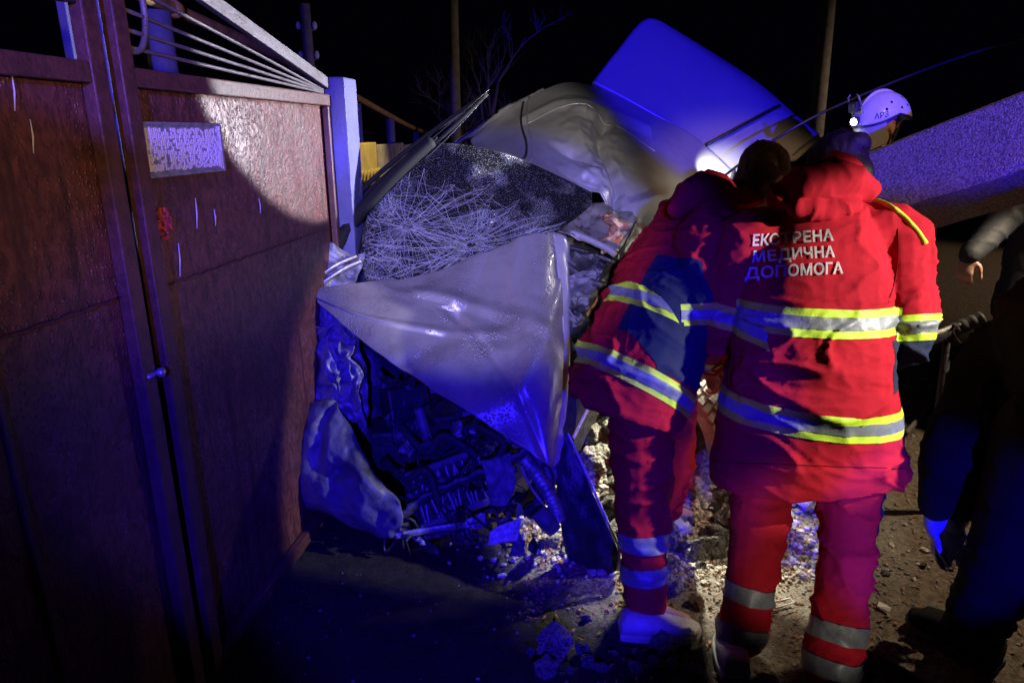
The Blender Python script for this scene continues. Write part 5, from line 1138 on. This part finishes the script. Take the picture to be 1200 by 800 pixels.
while n_ < 170:
    x, y = random.gauss(0.66, 0.28), random.gauss(2.85, 0.30)
    if not (0.22 < x < 1.3 and 2.25 < y < 3.7) or not clear(x, y): continue
    r_ = random.choice((0.016, 0.022, 0.03, 0.036, 0.046, 0.06, 0.08)); mk = random.choice(['chunk', 'chunk', 'chunk', 'chunk_grey']); rock(x, y, r_, mk, ('%s %s in the heap beside the tyre' % ('small' if r_ < 0.022 else 'fist-sized' if r_ < 0.034 else 'large', 'pale plaster chunk' if mk == 'chunk' else 'dull grey concrete chunk')), 'chunks heaped by the tyre'); n_ += 1
for px, py, r_ in ((648, 760, 0.050), (682, 765, 0.026), (690, 782, 0.024), (640, 792, 0.03), (745, 788, 0.022), (705, 788, 0.02), (765, 776, 0.018), (790, 784, 0.022), (622, 766, 0.016), (686, 724, 0.016), (720, 768, 0.014), (668, 790, 0.018), (780, 758, 0.042), (812, 786, 0.02)):
    p = G(px, py); rock(p.x, p.y, r_*1.3, 'chunk_grey' if r_ < 0.03 else 'chunk', '%s lying in the dark mud before the blue shoe' % ('biggest crumbly lump' if r_ == 0.05 else 'large flat concrete lump' if r_ > 0.04 else 'medium grey concrete lump' if r_ > 0.021 else 'small grey concrete lump'), 'lumps in the dark mud', 0.2)
for px, py, r_, lab in ((787, 690, 0.055, 'rounded pale lump of concrete right behind the blue lit shoe'), (817, 708, 0.036, 'flat reddish brick fragment near the lettered medic'), (648, 640, 0.040, 'whitish jagged lump under the car front'), (660, 652, 0.026, 'small crumbly lump next to the jagged one under the car front')):
    p = G(px, py); rock(p.x, p.y, r_, 'brick' if 'brick' in lab else 'chunk', lab, 'single lumps on the ground', 0.3)
for k in range(46):   # right-hand verge
    x, y = random.uniform(0.95, 2.6), random.uniform(1.75, 3.6)
    mk = random.choice(['chunk', 'brick', 'chunk_grey']); r_ = random.choice((0.010, 0.013, 0.017, 0.024))
    if clear(x, y): rock(x, y, r_, mk, '%s %s strewn on the sandy verge' % ('tiny' if r_ < 0.015 else 'small', {'chunk': 'whitish stone', 'brick': 'reddish brick bit', 'chunk_grey': 'grey stone'}[mk]), 'stones on the verge', 0.3)
# gravel and crumbs
gv = MB(); ico = bmesh.new(); bmesh.ops.create_icosphere(ico, subdivisions=1, radius=1.0); iv = [v.co.copy() for v in ico.verts]; iF = [tuple(v.index for v in f.verts) for f in ico.faces]; ico.free()
def crumbs(n, fx, fy, rlo, rhi, name, m):
    vs, fs = [], []
    for k in range(n):
        x, y = fx(), fy()
        r = random.uniform(rlo, rhi)*(0.5+random.random()); sx_, sy_, sz_ = (random.uniform(.6, 1.3) for _ in range(3)); a = random.uniform(0, 6.28); ca, sa = math.cos(a), math.sin(a); z = gz(x, y)+r*0.3
        b = len(vs)
        for q in iv:
            j = random.uniform(.8, 1.15); qx, qy = q.x*sx_*j, q.y*sy_*j; vs.append((x+r*(qx*ca-qy*sa), y+r*(qx*sa+qy*ca), z+r*q.z*sz_*j*0.8))
        fs += [tuple(i+b for i in f) for f in iF]
    o = mesh_obj(name, vs, fs, m, None, False); o['kind'] = 'stuff'; return o
tag(crumbs(4200, lambda: random.gauss(0.72, 0.34), lambda: max(2.22+random.random()*0.2, random.gauss(2.8, 0.36)), 0.006, 0.016, 'plaster_crumbs', M['chunk']), 'pale plaster crumbs spread over the rubble heap', 'rubble')
tag(crumbs(3200, lambda: random.uniform(0.05, 1.4), lambda: random.triangular(2.0, 2.7, 2.5), 0.003, 0.008, 'gravel', M['brick']), 'brownish grit on the ground before the heap', 'gravel')
tag(crumbs(2600, lambda: random.uniform(0.9, 3.2), lambda: random.uniform(1.5, 4.6), 0.003, 0.009, 'verge_gravel', M['chunk_grey']), 'fine grit on the sandy verge', 'gravel')
tag(crumbs(170, lambda: random.uniform(-0.9, 1.0), lambda: random.uniform(1.6, 2.3), 0.0015, 0.005, 'mud_grit', M['chunk_grey']), 'scattered pale grit on the dark mud', 'gravel')
# dry leaves and chips
lv = MB()
for k in range(900):
    x, y = random.uniform(0.0, 2.4), random.uniform(1.7, 3.0); s = random.uniform(0.006, 0.016); a = random.uniform(0, 6.28); t = random.uniform(-.6, .6); z = gz(x, y)+0.008
    rt = Matrix.Rotation(a, 3, 'Z') @ Matrix.Rotation(t, 3, 'X')
    lv.add([Vector((x, y, z)) + rt @ q for q in (V3((-s, 0, 0)), V3((0, -s*.4, s*.25)), V3((s, 0, 0)), V3((0, s*.4, s*.25)))], [(0, 1, 2), (0, 2, 3)])
lo = lv.build('dry_leaves', M['brick'], None, False); lo['kind'] = 'stuff'; tag(lo, 'brown leaf litter and chips over the ground', 'leaf litter')
# scraps of car trim and paper on the ground
def scrap(name, px, py, pts, m, lab, cat, t=0.003, z=0.012):
    c = G(px, py); V = [V3((c.x+a, c.y+b, gz(c.x, c.y)+z+h)) for a, b, h in pts]; o = mesh_obj(name, V, [tuple(range(len(V)))], m, None, False); solid(o, t); return tag(o, lab, cat)
scrap('paper_scrap', 1036, 714, [(-.02, 0.01, 0), (-.005, 0.03, .005), (.02, -.01, .01), (.008, -.02, 0)], M['paper'], 'white scrap of paper on the sandy verge', 'paper')
scrap('paper_scrap', 1010, 705, [(-.01, 0.01, 0), (.008, 0.012, .005), (.012, -.006, .0), (-.008, -.008, 0)], M['paper'], 'tiny white scrap beside the red trouser leg', 'paper')
scrap('trim_scrap', 826, 588, [(-.07, 0.02, 0.02), (-.02, 0.07, .05), (.05, 0.04, .07), (.06, -.02, 0.02), (-.02, -.03, 0)], M['dark_metal'], 'dark bent metal scrap lying on the pale heap', 'scrap', 0.006)
scrap('trim_scrap', 836, 606, [(-.04, 0.01, 0.0), (0, 0.03, .02), (.04, 0.01, .02), (.02, -.02, 0.0)], M['black'], 'small black plastic scrap below the bent metal one', 'scrap', 0.006)
scrap('cloth_scrap', 938, 590, [(-.06, 0.05, 0.10), (.03, 0.07, .12), (.05, -.02, .03), (.0, -.06, 0.0), (-.05, -.03, 0.02)], M['lens'], 'crumpled pale plastic between the lettered medic\'s legs', 'scrap', 0.006)
cc = [G(902, 712), G(925, 706), G(930, 711), G(908, 718)]
tag(MB().tube([p+V3((0, 0, 0.02)) for p in cc+[cc[0]]], 0.0035, 6).build('plastic_clip', M['paper']), 'white looped plastic clip on the dark ground', 'clip')
# long strips and cables near the tyre and in the mud
tag(MB().tube(curve([P(672, 508, 2.75)+V3((0, 0, -0.02)), P(690, 478, 2.85), P(706, 458, 2.9), P(735, 450, 2.95)], 8), [(0.014, 0.004)]*25, 8).build('door_trim', M['lens']), 'pale bent trim strip sticking out of the rubble beside the hood', 'trim')
tag(MB().tube(curve([G(1000, 768)+V3((0, 0, 0.03)), G(1060, 800)+V3((0, 0, 0.03)), G(1120, 840)+V3((0, 0, 0.03))], 8), 0.018, 10).build('hydraulic_hose', M['rubber']), 'black hose on the mud beside the navy shoe', 'hose')
# stretcher rail and bar beyond the lettered medic
st = thing('rescue_bar', 'black steel pry bar with a grip beside the lettered medic\'s elbow', 'tool', tuple(G(1120, 470)))
a, b2, c = P(1030, 420, 2.75), P(1120, 386, 2.72), P(1152, 372, 2.71)
MB().tube([a, b2], [(0.030, 0.018)]*2, 10, side=(0, 0, 1)).build('bar', M['black'], st)
gr = MB(); g_ = curve([b2-(c-b2)*0.1, c], 16); gr.tube(g_, [0.030 if i % 4 else 0.024 for i in range(len(g_))], 12); gr.build('grip', M['rubber'], st)
MB().tube(curve([b2+V3((0.0, -0.02, 0.03)), b2+V3((-0.02, -0.02, 0.0)), b2+V3((0.02, -0.02, -0.05))], 6), 0.005, 6).build('wire_hook', M['alu'], st)
MB().tube([P(1112, 392, 2.72), V3((P(1112, 392, 2.72).x+0.06, 2.74, 0.0))], 0.018, 8).build('prop_leg', M['black'], st)
a, b2 = G(1062, 512), G(1118, 446)
tag(MB().tube([a+V3((0, 0, 0.03)), b2+V3((0, 0, 0.03))], [(0.02, 0.012)]*2, 8).build('timber_lath', M['wood']), 'thin timber lath lying on the verge beyond the medic', 'timber')
